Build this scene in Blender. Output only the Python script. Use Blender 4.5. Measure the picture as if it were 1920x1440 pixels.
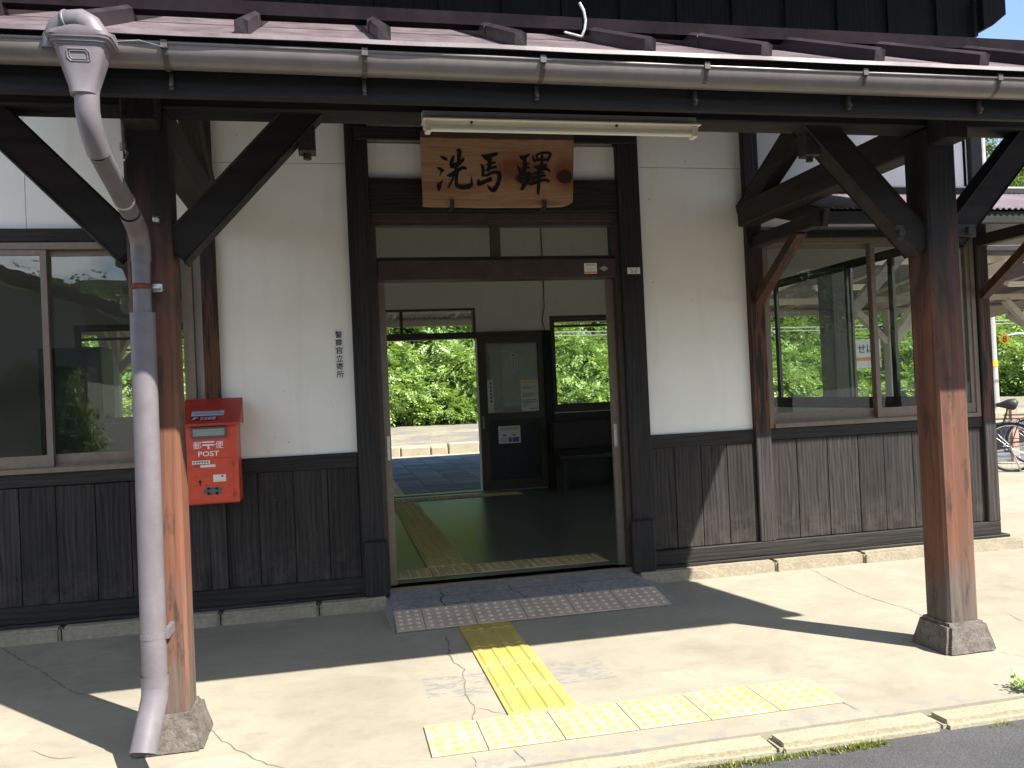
import bpy, bmesh, math, random
from math import radians, sin, cos, pi, sqrt
from mathutils import Vector, Matrix, noise as mnoise
import numpy as np
sc = bpy.context.scene
for o in list(bpy.data.objects): bpy.data.objects.remove(o)
random.seed(7)
# ------------------------------------------------------------------ camera
cam_d = bpy.data.cameras.new('camera'); cam = bpy.data.objects.new('camera', cam_d); sc.collection.objects.link(cam)
YAW, PIT, ROL = 0.2104, 0.0106, -0.045
F = Vector((sin(YAW)*cos(PIT), cos(YAW)*cos(PIT), sin(PIT))); R0 = Vector((cos(YAW), -sin(YAW), 0)); U0 = R0.cross(F)
Rr = R0*cos(ROL)+U0*sin(ROL); Uu = -R0*sin(ROL)+U0*cos(ROL)
cam.matrix_world = Matrix(((Rr.x, Uu.x, -F.x, -0.4182), (Rr.y, Uu.y, -F.y, -5.546), (Rr.z, Uu.z, -F.z, 1.3366), (0, 0, 0, 1)))
cam_d.sensor_width = 36; cam_d.lens = 1581.19/1920*36; cam_d.clip_end = 2000; cam_d.clip_start = 0.02
sc.camera = cam
# ------------------------------------------------------------------ world: clear sky, some cloud over the hills behind the viewer
SUN_DIR = Vector((0.58, -0.655, 1.0)).normalized()      # towards the sun
w = bpy.data.worlds.new('World'); sc.world = w; w.use_nodes = True
nt = w.node_tree; nt.nodes.clear(); N = nt.nodes.new; L = nt.links.new
sky = N('ShaderNodeTexSky'); sky.sky_type = 'NISHITA'; sky.sun_disc = False
sky.sun_elevation = math.asin(SUN_DIR.z); sky.sun_rotation = math.atan2(SUN_DIR.x, SUN_DIR.y)
sky.altitude = 700; sky.air_density = 1.0; sky.dust_density = 0.6; sky.ozone_density = 1.0
bgw = N('ShaderNodeBackground'); bgw.inputs['Strength'].default_value = 0.105
tcw = N('ShaderNodeTexCoord'); nz = N('ShaderNodeTexNoise'); nz.inputs['Scale'].default_value = 5; nz.inputs['Detail'].default_value = 8; nz.inputs['Roughness'].default_value = .6
mp = N('ShaderNodeMapping'); mp.inputs['Scale'].default_value = (1, 1, 2.6); L(tcw.outputs['Generated'], mp.inputs['Vector']); L(mp.outputs[0], nz.inputs['Vector'])
sx = N('ShaderNodeSeparateXYZ'); L(tcw.outputs['Generated'], sx.inputs[0])
my = N('ShaderNodeMapRange'); my.inputs[1].default_value = 0.1; my.inputs[2].default_value = -0.5; L(sx.outputs['Y'], my.inputs[0])
cr = N('ShaderNodeMapRange'); cr.inputs[1].default_value = 0.48; cr.inputs[2].default_value = 0.60; L(nz.outputs['Fac'], cr.inputs[0])
mm = N('ShaderNodeMath'); mm.operation = 'MULTIPLY'; L(my.outputs[0], mm.inputs[0]); L(cr.outputs[0], mm.inputs[1])
mx = N('ShaderNodeMix'); mx.data_type = 'RGBA'; L(mm.outputs[0], mx.inputs[0]); L(sky.outputs[0], mx.inputs[6]); mx.inputs[7].default_value = (9.5, 9.8, 10.2, 1)
L(mx.outputs[2], bgw.inputs['Color']); ow = N('ShaderNodeOutputWorld'); L(bgw.outputs[0], ow.inputs[0])
# ------------------------------------------------------------------ sun
sd = bpy.data.lights.new('sun', 'SUN'); sd.energy = 4.9; sd.angle = radians(0.53); sd.color = (1.0, 0.95, 0.86)
so = bpy.data.objects.new('sun', sd); sc.collection.objects.link(so); so.rotation_euler = (-SUN_DIR).to_track_quat('-Z', 'Y').to_euler(); so.location = (10, -12, 15)
sc.view_settings.view_transform = 'Standard'; sc.view_settings.look = 'None'; sc.view_settings.exposure = 1.40; sc.view_settings.gamma = 1
sc.render.engine = 'CYCLES'; cy = sc.cycles
cy.use_denoising = True; cy.max_bounces = 10; cy.diffuse_bounces = 6; cy.transparent_max_bounces = 16; cy.glossy_bounces = 3
cy.caustics_reflective = False; cy.caustics_refractive = False; cy.sample_clamp_indirect = 8

# ------------------------------------------------------------------ helpers
LOC = {}
class MB:
    """collects shapes in world coordinates"""
    def __init__(s): s.v = []; s.f = []; s.m = []
    def add(s, vs, fs, mi=0):
        b = len(s.v); s.v += [tuple(p) for p in vs]; s.f += [tuple(i+b for i in f) for f in fs]; s.m += [mi]*len(fs); return s
    def box(s, x0, x1, y0, y1, z0, z1, mi=0, ch=0.0):
        if x0 > x1: x0, x1 = x1, x0
        if y0 > y1: y0, y1 = y1, y0
        if z0 > z1: z0, z1 = z1, z0
        c = min(ch, (x1-x0)*.4, (y1-y0)*.4, (z1-z0)*.4)
        if c <= 0:
            return s.add([(x0,y0,z0),(x1,y0,z0),(x1,y1,z0),(x0,y1,z0),(x0,y0,z1),(x1,y0,z1),(x1,y1,z1),(x0,y1,z1)],
                     [(0,3,2,1),(4,5,6,7),(0,1,5,4),(1,2,6,5),(2,3,7,6),(3,0,4,7)], mi)
        bm = bmesh.new(); bmesh.ops.create_cube(bm, size=1)
        for v in bm.verts: v.co = Vector(((x0+x1)/2+v.co.x*(x1-x0), (y0+y1)/2+v.co.y*(y1-y0), (z0+z1)/2+v.co.z*(z1-z0)))
        bmesh.ops.bevel(bm, geom=bm.edges[:], offset=c, segments=1, affect='EDGES')
        s.bm(bm, mi); return s
    def bm(s, bm, mi=0):
        bm.verts.ensure_lookup_table(); bm.verts.index_update()
        s.add([v.co[:] for v in bm.verts], [[v.index for v in f.verts] for f in bm.faces], mi); bm.free()
    def beam(s, p, q, wd, ht, up=(0,0,1), mi=0, ch=0.0):
        """rectangular bar from p to q; ht along up"""
        p = Vector(p); q = Vector(q); d = (q-p).normalized(); side = d.cross(Vector(up)).normalized(); u = side.cross(d)
        bm = bmesh.new(); bmesh.ops.create_cube(bm, size=1); ln = (q-p).length; c = (p+q)/2
        for v in bm.verts: v.co = c+d*v.co.x*ln+side*v.co.y*wd+u*v.co.z*ht
        if ch: bmesh.ops.bevel(bm, geom=bm.edges[:], offset=ch, segments=1, affect='EDGES')
        bmesh.ops.recalc_face_normals(bm, faces=bm.faces[:]); s.bm(bm, mi); return s
    def tube(s, pts, r, n=16, cap=True, mi=0, sm=True):
        pts = [Vector(p) for p in pts]; rs = r if isinstance(r, (list, tuple)) else [r]*len(pts)
        b = len(s.v); prev = None
        for i, p in enumerate(pts):
            t = (pts[min(i+1, len(pts)-1)]-pts[max(i-1, 0)]).normalized()
            if prev is None: a = Vector((0,0,1)) if abs(t.z) < .9 else Vector((1,0,0)); a = (a-t*a.dot(t)).normalized()
            else: a = (prev-t*prev.dot(t)).normalized()
            prev = a; c = t.cross(a)
            for k in range(n): s.v.append(tuple(p+(a*cos(2*pi*k/n)+c*sin(2*pi*k/n))*rs[i]))
        for i in range(len(pts)-1):
            for k in range(n):
                s.f.append((b+i*n+k, b+i*n+(k+1)%n, b+(i+1)*n+(k+1)%n, b+(i+1)*n+k)); s.m.append(mi)
        if cap:
            s.f.append(tuple(b+k for k in reversed(range(n)))); s.m.append(mi)
            s.f.append(tuple(b+(len(pts)-1)*n+k for k in range(n))); s.m.append(mi)
        return s
    def prism(s, poly, y0, y1, axis='y', mi=0):
        """polygon of (a,b) pairs extruded; axis y: (x,z), axis x: (y,z), axis z: (x,y)"""
        n = len(poly)
        def P(a, b, t): return (a, t, b) if axis == 'y' else ((t, a, b) if axis == 'x' else (a, b, t))
        vs = [P(a, b, y0) for a, b in poly]+[P(a, b, y1) for a, b in poly]
        fs = [tuple(range(n)), tuple(reversed(range(n, 2*n)))]+[(i, (i+1) % n+0, (i+1) % n+n, i+n)[::-1] for i in range(n)]
        bm = bmesh.new(); bv = [bm.verts.new(p) for p in vs]
        for f in fs: bm.faces.new([bv[i] for i in f])
        bmesh.ops.recalc_face_normals(bm, faces=bm.faces[:]); s.bm(bm, mi); return s
    def lathe(s, prof, c, n=24, mi=0):
        b = len(s.v)
        for r, z in prof:
            for k in range(n): s.v.append((c[0]+r*cos(2*pi*k/n), c[1]+r*sin(2*pi*k/n), c[2]+z))
        for i in range(len(prof)-1):
            for k in range(n): s.f.append((b+i*n+k, b+i*n+(k+1)%n, b+(i+1)*n+(k+1)%n, b+(i+1)*n+k)); s.m.append(mi)
        return s

def props(o, label=None, cat=None, group=None, kind=None):
    if label: o['label'] = label
    if cat: o['category'] = cat
    if group: o['group'] = group
    if kind: o['kind'] = kind
    return o
def obj(name, mb, mats, parent=None, smooth=False, auto=None, label=None):
    if not isinstance(mats, (list, tuple)): mats = [mats]
    off = LOC.get(parent.name, (0,0,0)) if parent else (0,0,0)
    me = bpy.data.meshes.new(name); me.from_pydata([(x-off[0], y-off[1], z-off[2]) for x, y, z in mb.v], [], mb.f)
    for m in mats: me.materials.append(m)
    if len(mats) > 1: me.polygons.foreach_set('material_index', mb.m)
    me.update()
    if smooth or auto:
        me.polygons.foreach_set('use_smooth', [True]*len(me.polygons))
        if auto: me.set_sharp_from_angle(angle=radians(auto))
    o = bpy.data.objects.new(name, me); sc.collection.objects.link(o)
    if parent: o.parent = parent; LOC[o.name] = off
    if label: o['label'] = label
    return o
def thing(name, loc, label, cat, group=None):
    o = bpy.data.objects.new(name, None); sc.collection.objects.link(o); o.location = loc; o.empty_display_size = .1
    LOC[o.name] = tuple(loc); return props(o, label, cat, group)
def single(name, mb, mats, label, cat, group=None, **k):
    return props(obj(name, mb, mats, **k), label, cat, group)
def struct(name, mb, mats, **k): return props(obj(name, mb, mats, **k), kind='structure')
def copy_tree(root, **kw):
    r = root.copy(); sc.collection.objects.link(r)
    LOC[r.name] = LOC.get(root.name, (0,0,0))
    def rec(a, b):
        for ch in a.children:
            c = ch.copy(); sc.collection.objects.link(c); c.parent = b; rec(ch, c)
    rec(root, r)
    for k, v in kw.items(): r[k] = v
    return r

# ------------------------------------------------------------------ materials
def G(name):
    m = bpy.data.materials.new(name); m.use_nodes = True; t = m.node_tree
    return m, t, t.nodes['Principled BSDF'], t.nodes.new, t.links.new
def rgb(c): return (c[0], c[1], c[2], 1)
def ramp(t, fac, stops):
    r = t.nodes.new('ShaderNodeValToRGB'); e = r.color_ramp.elements
    e[0].position, e[0].color = stops[0][0], rgb(stops[0][1]); e[1].position, e[1].color = stops[-1][0], rgb(stops[-1][1])
    for p, c in stops[1:-1]: x = e.new(p); x.color = rgb(c)
    t.links.new(fac, r.inputs[0]); return r.outputs[0]
def noise(t, vec, scale, detail=6, rough=.6, dist=0):
    n = t.nodes.new('ShaderNodeTexNoise'); n.inputs['Scale'].default_value = scale; n.inputs['Detail'].default_value = detail
    n.inputs['Roughness'].default_value = rough; n.inputs['Distortion'].default_value = dist
    if vec is not None: t.links.new(vec, n.inputs['Vector'])
    return n.outputs['Fac']
def mapping(t, vec, scale=(1,1,1), loc=(0,0,0), rot=(0,0,0)):
    n = t.nodes.new('ShaderNodeMapping'); n.inputs['Scale'].default_value = scale; n.inputs['Location'].default_value = loc; n.inputs['Rotation'].default_value = rot
    t.links.new(vec, n.inputs['Vector']); return n.outputs[0]
def pos(t): return t.nodes.new('ShaderNodeNewGeometry').outputs['Position']
def oco(t): return t.nodes.new('ShaderNodeTexCoord').outputs['Object']
def mixc(t, fac, a, b, mode='MIX'):
    n = t.nodes.new('ShaderNodeMix'); n.data_type = 'RGBA'; n.blend_type = mode
    for i, v in ((0, fac), (6, a), (7, b)):
        if isinstance(v, (int, float)): n.inputs[i].default_value = v
        elif isinstance(v, tuple): n.inputs[i].default_value = rgb(v)
        else: t.links.new(v, n.inputs[i])
    return n.outputs[2]
def math_(t, op, a, b=0.0, clamp=False):
    n = t.nodes.new('ShaderNodeMath'); n.operation = op; n.use_clamp = clamp
    for i, v in ((0, a), (1, b)):
        if isinstance(v, (int, float)): n.inputs[i].default_value = v
        else: t.links.new(v, n.inputs[i])
    return n.outputs[0]
def mrange(t, v, a, b, c=0.0, d=1.0):
    n = t.nodes.new('ShaderNodeMapRange'); 
    for i, q in ((1, a), (2, b), (3, c), (4, d)): n.inputs[i].default_value = q
    t.links.new(v, n.inputs[0]); return n.outputs[0]
def bump(t, h, strength=.3, dist=.01):
    n = t.nodes.new('ShaderNodeBump'); n.inputs['Strength'].default_value = strength; n.inputs['Distance'].default_value = dist
    t.links.new(h, n.inputs['Height']); return n.outputs[0]
def islandrand(t): return t.nodes.new('ShaderNodeNewGeometry').outputs['Random Per Island']

def wood(name, dark, light, axis='z', rough=.7, bumpk=.35, knots=True, wear=None, spec=.3, grain=1.0):
    """stained timber with stretched grain; each separate board shifts its grain"""
    m, t, b, n_, l = G(name); P = pos(t)
    rnd = islandrand(t)
    vm = n_('ShaderNodeVectorMath'); vm.operation = 'SCALE'; cx = n_('ShaderNodeCombineXYZ'); l(rnd, cx.inputs[0]); l(rnd, cx.inputs[1]); l(rnd, cx.inputs[2])
    l(cx.outputs[0], vm.inputs[0]); vm.inputs['Scale'].default_value = 7.0
    va = n_('ShaderNodeVectorMath'); l(P, va.inputs[0]); l(vm.outputs[0], va.inputs[1])
    a, c = 1.3, 26.0
    s = {'z': (c, c, a), 'x': (a, c, c), 'y': (c, a, c)}[axis]
    s = tuple(q*grain for q in s)
    mpv = mapping(t, va.outputs[0], s)
    n1 = noise(t, mpv, 1.0, 8, .62, 1.6)
    n2 = noise(t, mapping(t, va.outputs[0], tuple(q*.22 for q in s)), 1.0, 3, .5, 2.2)
    wv = n_('ShaderNodeTexWave'); wv.wave_type = 'BANDS'; wv.inputs['Scale'].default_value = 1.6; wv.inputs['Distortion'].default_value = 9; wv.inputs['Detail'].default_value = 3
    wv.bands_direction = {'z': 'X', 'x': 'Z', 'y': 'X'}[axis]
    l(mapping(t, va.outputs[0], tuple(q*(.26 if q > a*grain*1.01 else .8) for q in s)), wv.inputs['Vector'])
    g = math_(t, 'ADD', math_(t, 'MULTIPLY', n1, .84), math_(t, 'MULTIPLY', wv.outputs['Fac'], .16))
    col = ramp(t, g, [(.30, dark), (.5, tuple((dark[i]+light[i])/2 for i in range(3))), (.72, light)])
    tone = math_(t, 'ADD', mrange(t, rnd, 0, 1, .75, 1.2), mrange(t, n2, .3, .7, -.2, .2))
    col = mixc(t, 1.0, col, tone, 'MULTIPLY')
    if name.startswith('charcoal stained boards'):
        sz = t.nodes.new('ShaderNodeSeparateXYZ'); l(P, sz.inputs[0]); spl = math_(t, 'SUBTRACT', .52, sz.outputs['Z'])
        col = mixc(t, math_(t, 'MULTIPLY', mrange(t, spl, 0, .35), mrange(t, noise(t, P, 11, 6, .7), .42, .66, 0, .55)), col, (.085, .072, .058))
        col = mixc(t, mrange(t, noise(t, P, 75, 2, .5), .745, .76, 0, .8), col, (.16, .14, .12))
    if wear: col = wear(t, col, P, n1, n2)
    l(col, b.inputs['Base Color']); b.inputs['Roughness'].default_value = rough; b.inputs['Specular IOR Level'].default_value = spec
    l(bump(t, g, bumpk, .006), b.inputs['Normal']); return m

def post_wear(t, col, P, n1, n2):
    """painted near the top, orange stain lower down, bleached and muddied at the foot"""
    s = t.nodes.new('ShaderNodeSeparateXYZ'); t.links.new(P, s.inputs[0]); z = s.outputs['Z']
    big = noise(t, mapping(t, P, (5, 5, 1.8)), 1.0, 5, .65, .8)
    zz = math_(t, 'ADD', z, mrange(t, big, .3, .7, -.38, .38))
    c1 = mixc(t, mrange(t, zz, 1.45, 2.15), mixc(t, n1, (.085, .036, .024), (.245, .100, .057)), (.024, .021, .021))
    grey = mixc(t, n1, (.035, .026, .022), (.19, .15, .125))
    c2 = mixc(t, mrange(t, zz, .22, .62), grey, c1)
    sp = noise(t, mapping(t, P, (14, 14, 3)), 1.0, 6, .7)
    c3 = mixc(t, mrange(t, sp, .54, .66, 0, .75), c2, (.022, .018, .017))
    st = noise(t, mapping(t, P, (16, 16, .55)), 1.0, 6, .65, .4)
    return mixc(t, math_(t, 'MULTIPLY', mrange(t, st, .50, .60, 0, .5), mrange(t, z, .5, 1.4, .45, 1)), c3, (.032, .024, .022))
def brown_wear(t, col, P, n1, n2):
    s = t.nodes.new('ShaderNodeSeparateXYZ'); t.links.new(P, s.inputs[0])
    z = math_(t, 'ADD', s.outputs['Z'], mrange(t, n2, .3, .7, -.25, .25))
    strk = mixc(t, mrange(t, n1, .47, .53), (.016, .012, .011), (.105, .040, .022))
    mid = mixc(t, mrange(t, z, 1.8, 2.3), strk, (.024, .021, .021))
    return mixc(t, mrange(t, s.outputs['Z'], .96, 1.0), col, mid)

M = {}
M['board'] = wood('charcoal stained boards', (.0035, .0036, .0042), (.040, .034, .032), 'z', .62, .7)
M['trimx'] = wood('charcoal stained rail', (.005, .005, .0056), (.034, .029, .027), 'x', .62, .5)
M['postdark'] = wood('charcoal stained upright', (.007, .007, .008), (.028, .025, .025), 'z', .65, .4)
M['upper'] = wood('near black upper boards', (.003, .0032, .004), (.012, .011, .012), 'z', .7, .3, spec=.15)
M['beamx'] = wood('dark beam along the front', (.010, .0095, .0105), (.027, .024, .024), 'x', .7, .3)
M['beamy'] = wood('dark cross beam', (.011, .010, .0095), (.034, .027, .024), 'y', .7, .3)
M['brace'] = wood('dark brown brace timber', (.016, .013, .012), (.036, .027, .024), 'x', .7, .25, grain=.3)
M['redbrace'] = wood('reddish worn brace timber', (.022, .014, .012), (.11, .045, .028), 'z', .7, .4)
M['post'] = wood('weathered porch post', (.05, .03, .02), (.3, .12, .06), 'z', .7, .45, wear=post_wear)
M['wallpost'] = wood('worn wall post', (.010, .0095, .010), (.062, .052, .048), 'z', .6, .7, wear=brown_wear)
M['brownframe'] = None

def plaster(name, base, stain):
    m, t, b, n_, l = G(name); P = pos(t)
    n1 = noise(t, P, 2.2, 8, .62); n2 = noise(t, mapping(t, P, (9, 9, 1.2)), 1.0, 6, .6)
    c = mixc(t, mrange(t, n1, .42, .72, 0, .35), base, stain)
    c = mixc(t, mrange(t, n2, .55, .75, 0, .22), c, tuple(q*.8 for q in stain))
    sp = noise(t, P, 38, 2, .5); big = noise(t, P, 1.3, 2, .5)
    c = mixc(t, math_(t, 'MULTIPLY', mrange(t, sp, .735, .75), mrange(t, big, .5, .56)), c, (.25, .22, .19))
    l(c, b.inputs['Base Color']); b.inputs['Roughness'].default_value = .75; b.inputs['Specular IOR Level'].default_value = .25
    l(bump(t, noise(t, P, 60, 4, .6), .08, .003), b.inputs['Normal']); return m
M['plaster'] = plaster('white painted panel', (.90, .885, .85), (.76, .72, .64))
M['plaster_in'] = plaster('grey white indoor plaster', (.83, .80, .76), (.72, .68, .62))
M['cream'] = plaster('cream painted timber', (.72, .64, .52), (.5, .42, .32))

def simple(name, c, rough=.5, metal=0, spec=.5, mott=.0, mscale=8, bumpk=0, dirt=None):
    m, t, b, n_, l = G(name)
    if mott:
        P = oco(t); n1 = noise(t, P, mscale, 7, .65)
        cc = mixc(t, mrange(t, n1, .35, .68), tuple(q*(1-mott) for q in c), tuple(min(1, q*(1+mott)) for q in c))
        if dirt: cc = mixc(t, mrange(t, noise(t, mapping(t, P, (1, 1, .25)), mscale*.6, 6, .7), .52, .7, 0, .8), cc, dirt)
        l(cc, b.inputs['Base Color'])
        if bumpk: l(bump(t, n1, bumpk, .004), b.inputs['Normal'])
    else: b.inputs['Base Color'].default_value = rgb(c)
    b.inputs['Roughness'].default_value = rough; b.inputs['Metallic'].default_value = metal; b.inputs['Specular IOR Level'].default_value = spec
    return m
M['bronze'] = simple('bronze aluminium', (.20, .155, .12), .42, .25, .5, .12, 20)
M['brownframe'] = simple('brown painted frame', (.05, .034, .028), .5, 0, .4, .25, 9)
M['bronze_d'] = simple('dark bronze aluminium', (.075, .062, .052), .45, .2, .5, .1, 20)
M['pvc'] = simple('grey brown plastic pipe', (.142, .125, .138), .48, 0, .5, .16, 9, .05, dirt=(.10, .088, .098))
M['gutter'] = simple('grey brown gutter', (.17, .148, .142), .30, 0, .6, .12, 10, 0, dirt=(.13, .11, .095))
M['zinc'] = simple('zinc plated steel', (.5, .49, .47), .4, .8, .5, .2, 40)
M['rust'] = simple('rusty steel band', (.16, .05, .03), .7, .3, .4, .4, 40)
M['white_enamel'] = simple('cream enamelled steel', (.80, .74, .60), .35, 0, .5, .06, 10)
M['grey_white'] = simple('grey white board', (.55, .54, .53), .6, 0, .3, .08, 10)
M['red'] = simple('weathered red enamel', (.62, .075, .035), .36, 0, .5, .10, 14, .02)
M['red_hood'] = simple('red enamel with hood shade', (.42, .038, .024), .4, 0, .5, .12, 14)  # darker red for the hood; its shaded look is put into the colour
M['black'] = simple('black paint', (.012, .012, .014), .5)
M['ink'] = simple('black ink', (.014, .014, .018), .6, 0, .2)
M['white'] = simple('white paint', (.82, .82, .82), .5)
M['paper'] = simple('white paper', (.72, .72, .70), .7, 0, .2)
M['paperblue'] = simple('pale blue paper', (.42, .52, .66), .7, 0, .2)
M['yellow_mark'] = simple('yellow highlight', (.80, .62, .10), .7)
M['orange_mark'] = simple('orange stripe', (.78, .28, .06), .6)
M['maroon'] = simple('maroon sticker', (.16, .012, .03), .5)
M['steel'] = simple('brushed grey steel', (.35, .35, .34), .38, .7, .5, .1, 60)
M['bolt'] = simple('dark bolt iron', (.06, .05, .045), .6, .5, .5, .3, 60)
M['dark_in'] = simple('dark green grey door panel', (.022, .028, .030), .35, 0, .5, .1, 10)
M['bench'] = simple('dark bench wood', (.028, .022, .02), .5, 0, .4, .2, 12)
M['cab'] = simple('grey office steel', (.11, .115, .11), .5, 0, .4, .1, 12)
M['screen'] = simple('dark machine casing', (.02, .022, .024), .35)
M['rubber'] = simple('black rubber', (.02, .02, .02), .8)
M['maroonpaint'] = simple('maroon cycle paint', (.15, .03, .025), .35)
M['blackpaint'] = simple('black cycle paint', (.025, .025, .028), .3)
M['chrome'] = simple('bicycle chrome', (.6, .6, .6), .25, 1.0)
M['leather'] = simple('black saddle', (.02, .02, .022), .5)
M['pinkwood'] = simple('faded pinkish timber', (.42, .27, .21), .8, 0, .2, .2, 12)
M['pole'] = simple('pale concrete pole', (.36, .35, .33), .8, 0, .3, .12, 3)
M['wire'] = simple('grey cable', (.35, .35, .36), .5, .3)
M['metal_pale'] = simple('pale blue grey steel tube', (.42, .5, .54), .4, .3)
M['signyellow'] = simple('yellow sign face', (.75, .42, .03), .5)

def roofmetal(name, a, b_, dirt):
    m, t, b, n_, l = G(name); P = pos(t)
    n1 = noise(t, mapping(t, P, (6, 2, 6)), 1.0, 8, .65); n2 = noise(t, mapping(t, P, (30, 3, 30)), 1.0, 5, .6)
    c = mixc(t, mrange(t, n1, .35, .7), a, b_); c = mixc(t, mrange(t, n2, .6, .75, 0, .5), c, dirt)
    l(c, b.inputs['Base Color']); l(mrange(t, n1, .3, .7, .35, .6), b.inputs['Roughness']); b.inputs['Specular IOR Level'].default_value = .35
    l(bump(t, n1, .15, .01), b.inputs['Normal']); return m
M['roofpan'] = roofmetal('faded maroon roof sheet', (.085, .063, .070), (.155, .122, .132), (.09, .065, .06))
M['roofrib'] = roofmetal('maroon rib cover', (.013, .009, .012), (.030, .019, .024), (.012, .008, .01))
M['guard'] = roofmetal('dark maroon snow guard', (.008, .006, .008), (.018, .013, .016), (.02, .012, .012)); M['guard'].node_tree.nodes['Principled BSDF'].inputs['Specular IOR Level'].default_value = .05; M['guard'].node_tree.links.remove(M['guard'].node_tree.nodes['Principled BSDF'].inputs['Roughness'].links[0]); M['guard'].node_tree.nodes['Principled BSDF'].inputs['Roughness'].default_value = .85
M['corr'] = roofmetal('purple grey corrugated sheet', (.16, .13, .15), (.26, .21, .235), (.12, .10, .10))

def glass(name, ior=.05, tint=(1, 1, 1), haze=0.0):
    m, t, b, n_, l = G(name); t.nodes.remove(b); out = t.nodes['Material Output']
    tr = n_('ShaderNodeBsdfTransparent'); tr.inputs[0].default_value = rgb(tint); gl = n_('ShaderNodeBsdfGlossy'); gl.inputs['Roughness'].default_value = 0.0
    gl.inputs['Color'].default_value = (.95, .97, .96, 1)
    ge = n_('ShaderNodeNewGeometry'); dt = n_('ShaderNodeVectorMath'); dt.operation = 'DOT_PRODUCT'; l(ge.outputs['Incoming'], dt.inputs[0]); l(ge.outputs['True Normal'], dt.inputs[1])
    co = math_(t, 'ABSOLUTE', dt.outputs['Value']); pw = math_(t, 'POWER', math_(t, 'SUBTRACT', 1.0, co), 5.0)
    frs = math_(t, 'ADD', math_(t, 'MULTIPLY', pw, 1-ior), ior)
    ly = n_('ShaderNodeMixShader'); l(frs, ly.inputs[0]); l(tr.outputs[0], ly.inputs[1]); l(gl.outputs[0], ly.inputs[2])
    # faint dust on the pane
    df = n_('ShaderNodeBsdfDiffuse'); df.inputs[0].default_value = (.55, .52, .48, 1)
    P = pos(t); d = mrange(t, noise(t, P, 3, 8, .7), .4, .75, .0, haze)
    m2 = n_('ShaderNodeMixShader'); l(d, m2.inputs[0]); l(ly.outputs[0], m2.inputs[1]); l(df.outputs[0], m2.inputs[2])
    # wavy old glass
    l(bump(t, noise(t, mapping(t, P, (1.5, 1.5, 6)), 1.0, 2, .5), .04, .01), gl.inputs['Normal'])
    l(m2.outputs[0], out.inputs[0]); return m
M['glass'] = glass('window glass', .048, (.93, .95, .94), .025)
M['glass_back'] = glass('rear window glass', .03, (.93, .96, .94), .02)

def concrete():
    m, t, b, n_, l = G('pale worn concrete'); P = pos(t)
    n1 = noise(t, P, 1.3, 8, .62, .6); n2 = noise(t, P, 7, 8, .7); n3 = noise(t, P, 90, 4, .7); n4 = noise(t, P, .5, 3, .5)
    c = mixc(t, mrange(t, n1, .38, .66), (.250, .225, .175), (.325, .295, .232))
    c = mixc(t, mrange(t, noise(t, mapping(t, P, (1, 2.2, 1)), 3.1, 9, .72, 1.0), .47, .66, 0, .42), c, (.205, .182, .142))
    c = mixc(t, mrange(t, n2, .5, .74, 0, .5), c, (.19, .168, .13))
    c = mixc(t, mrange(t, n4, .45, .65, 0, .3), c, (.385, .352, .28))
    c = mixc(t, mrange(t, n3, .60, .72, 0, .5), c, (.28, .25, .21))
    # old adhesive patches either side of the guiding strip, damp rim at the kerb
    s = n_('ShaderNodeSeparateXYZ'); l(P, s.inputs[0])
    def boxm(x0, x1, y0, y1):
        a = math_(t, 'MULTIPLY', mrange(t, s.outputs['X'], x0-.004, x0+.004), mrange(t, s.outputs['X'], x1-.004, x1+.004, 1, 0))
        b2 = math_(t, 'MULTIPLY', mrange(t, s.outputs['Y'], y0-.004, y0+.004), mrange(t, s.outputs['Y'], y1-.004, y1+.004, 1, 0))
        return math_(t, 'MULTIPLY', a, b2)
    pt = math_(t, 'MAXIMUM', boxm(-.06, .235, -1.81, -1.515), boxm(.545, .82, -1.81, -1.49))
    wn = noise(t, mapping(t, P, (10, 26, 1)), 1.0, 8, .7, 1.2)
    gr = mrange(t, s.outputs['X'], -.06, .235, .60, .46)
    pk = math_(t, 'MULTIPLY', pt, mrange(t, wn, .50, .53, 0, .85))
    c = mixc(t, pk, c, (.20, .195, .19))
    kerbm = math_(t, 'MULTIPLY', mrange(t, s.outputs['Y'], -2.50, -2.43, 1, 0), mrange(t, noise(t, P, 9, 5, .7), .52, .56, 0, .8))
    c = mixc(t, kerbm, c, (.24, .22, .20))
    l(c, b.inputs['Base Color']); b.inputs['Roughness'].default_value = .85; b.inputs['Specular IOR Level'].default_value = .2
    h = math_(t, 'ADD', math_(t, 'MULTIPLY', n3, .4), math_(t, 'MULTIPLY', n2, .6))
    l(bump(t, h, .25, .006), b.inputs['Normal']); return m
M['concrete'] = concrete()
def speckle(name, a, b_, c_, sc1, rough=.85, bk=.4, bs=.006, moss=None):
    m, t, b, n_, l = G(name); P = pos(t)
    n1 = noise(t, P, sc1, 5, .8); n2 = noise(t, P, 3, 6, .65); v = n_('ShaderNodeTexVoronoi'); v.inputs['Scale'].default_value = sc1*1.2; l(P, v.inputs['Vector'])
    c = mixc(t, mrange(t, n1, .38, .62), a, b_); c = mixc(t, mrange(t, v.outputs['Distance'], .12, .2, .8, 0), c, c_)
    c = mixc(t, mrange(t, n2, .45, .7, 0, .35), c, tuple(q*.6 for q in a))
    if moss: c = mixc(t, mrange(t, noise(t, P, 14, 6, .7), .56, .62, 0, .7), c, moss)
    l(c, b.inputs['Base Color']); b.inputs['Roughness'].default_value = rough; b.inputs['Specular IOR Level'].default_value = .25
    l(bump(t, n1, bk, bs), b.inputs['Normal']); return m
M['asphalt'] = speckle('grey asphalt', (.055, .055, .058), (.115, .113, .114), (.24, .23, .22), 150, .9, .9, .006)
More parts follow.
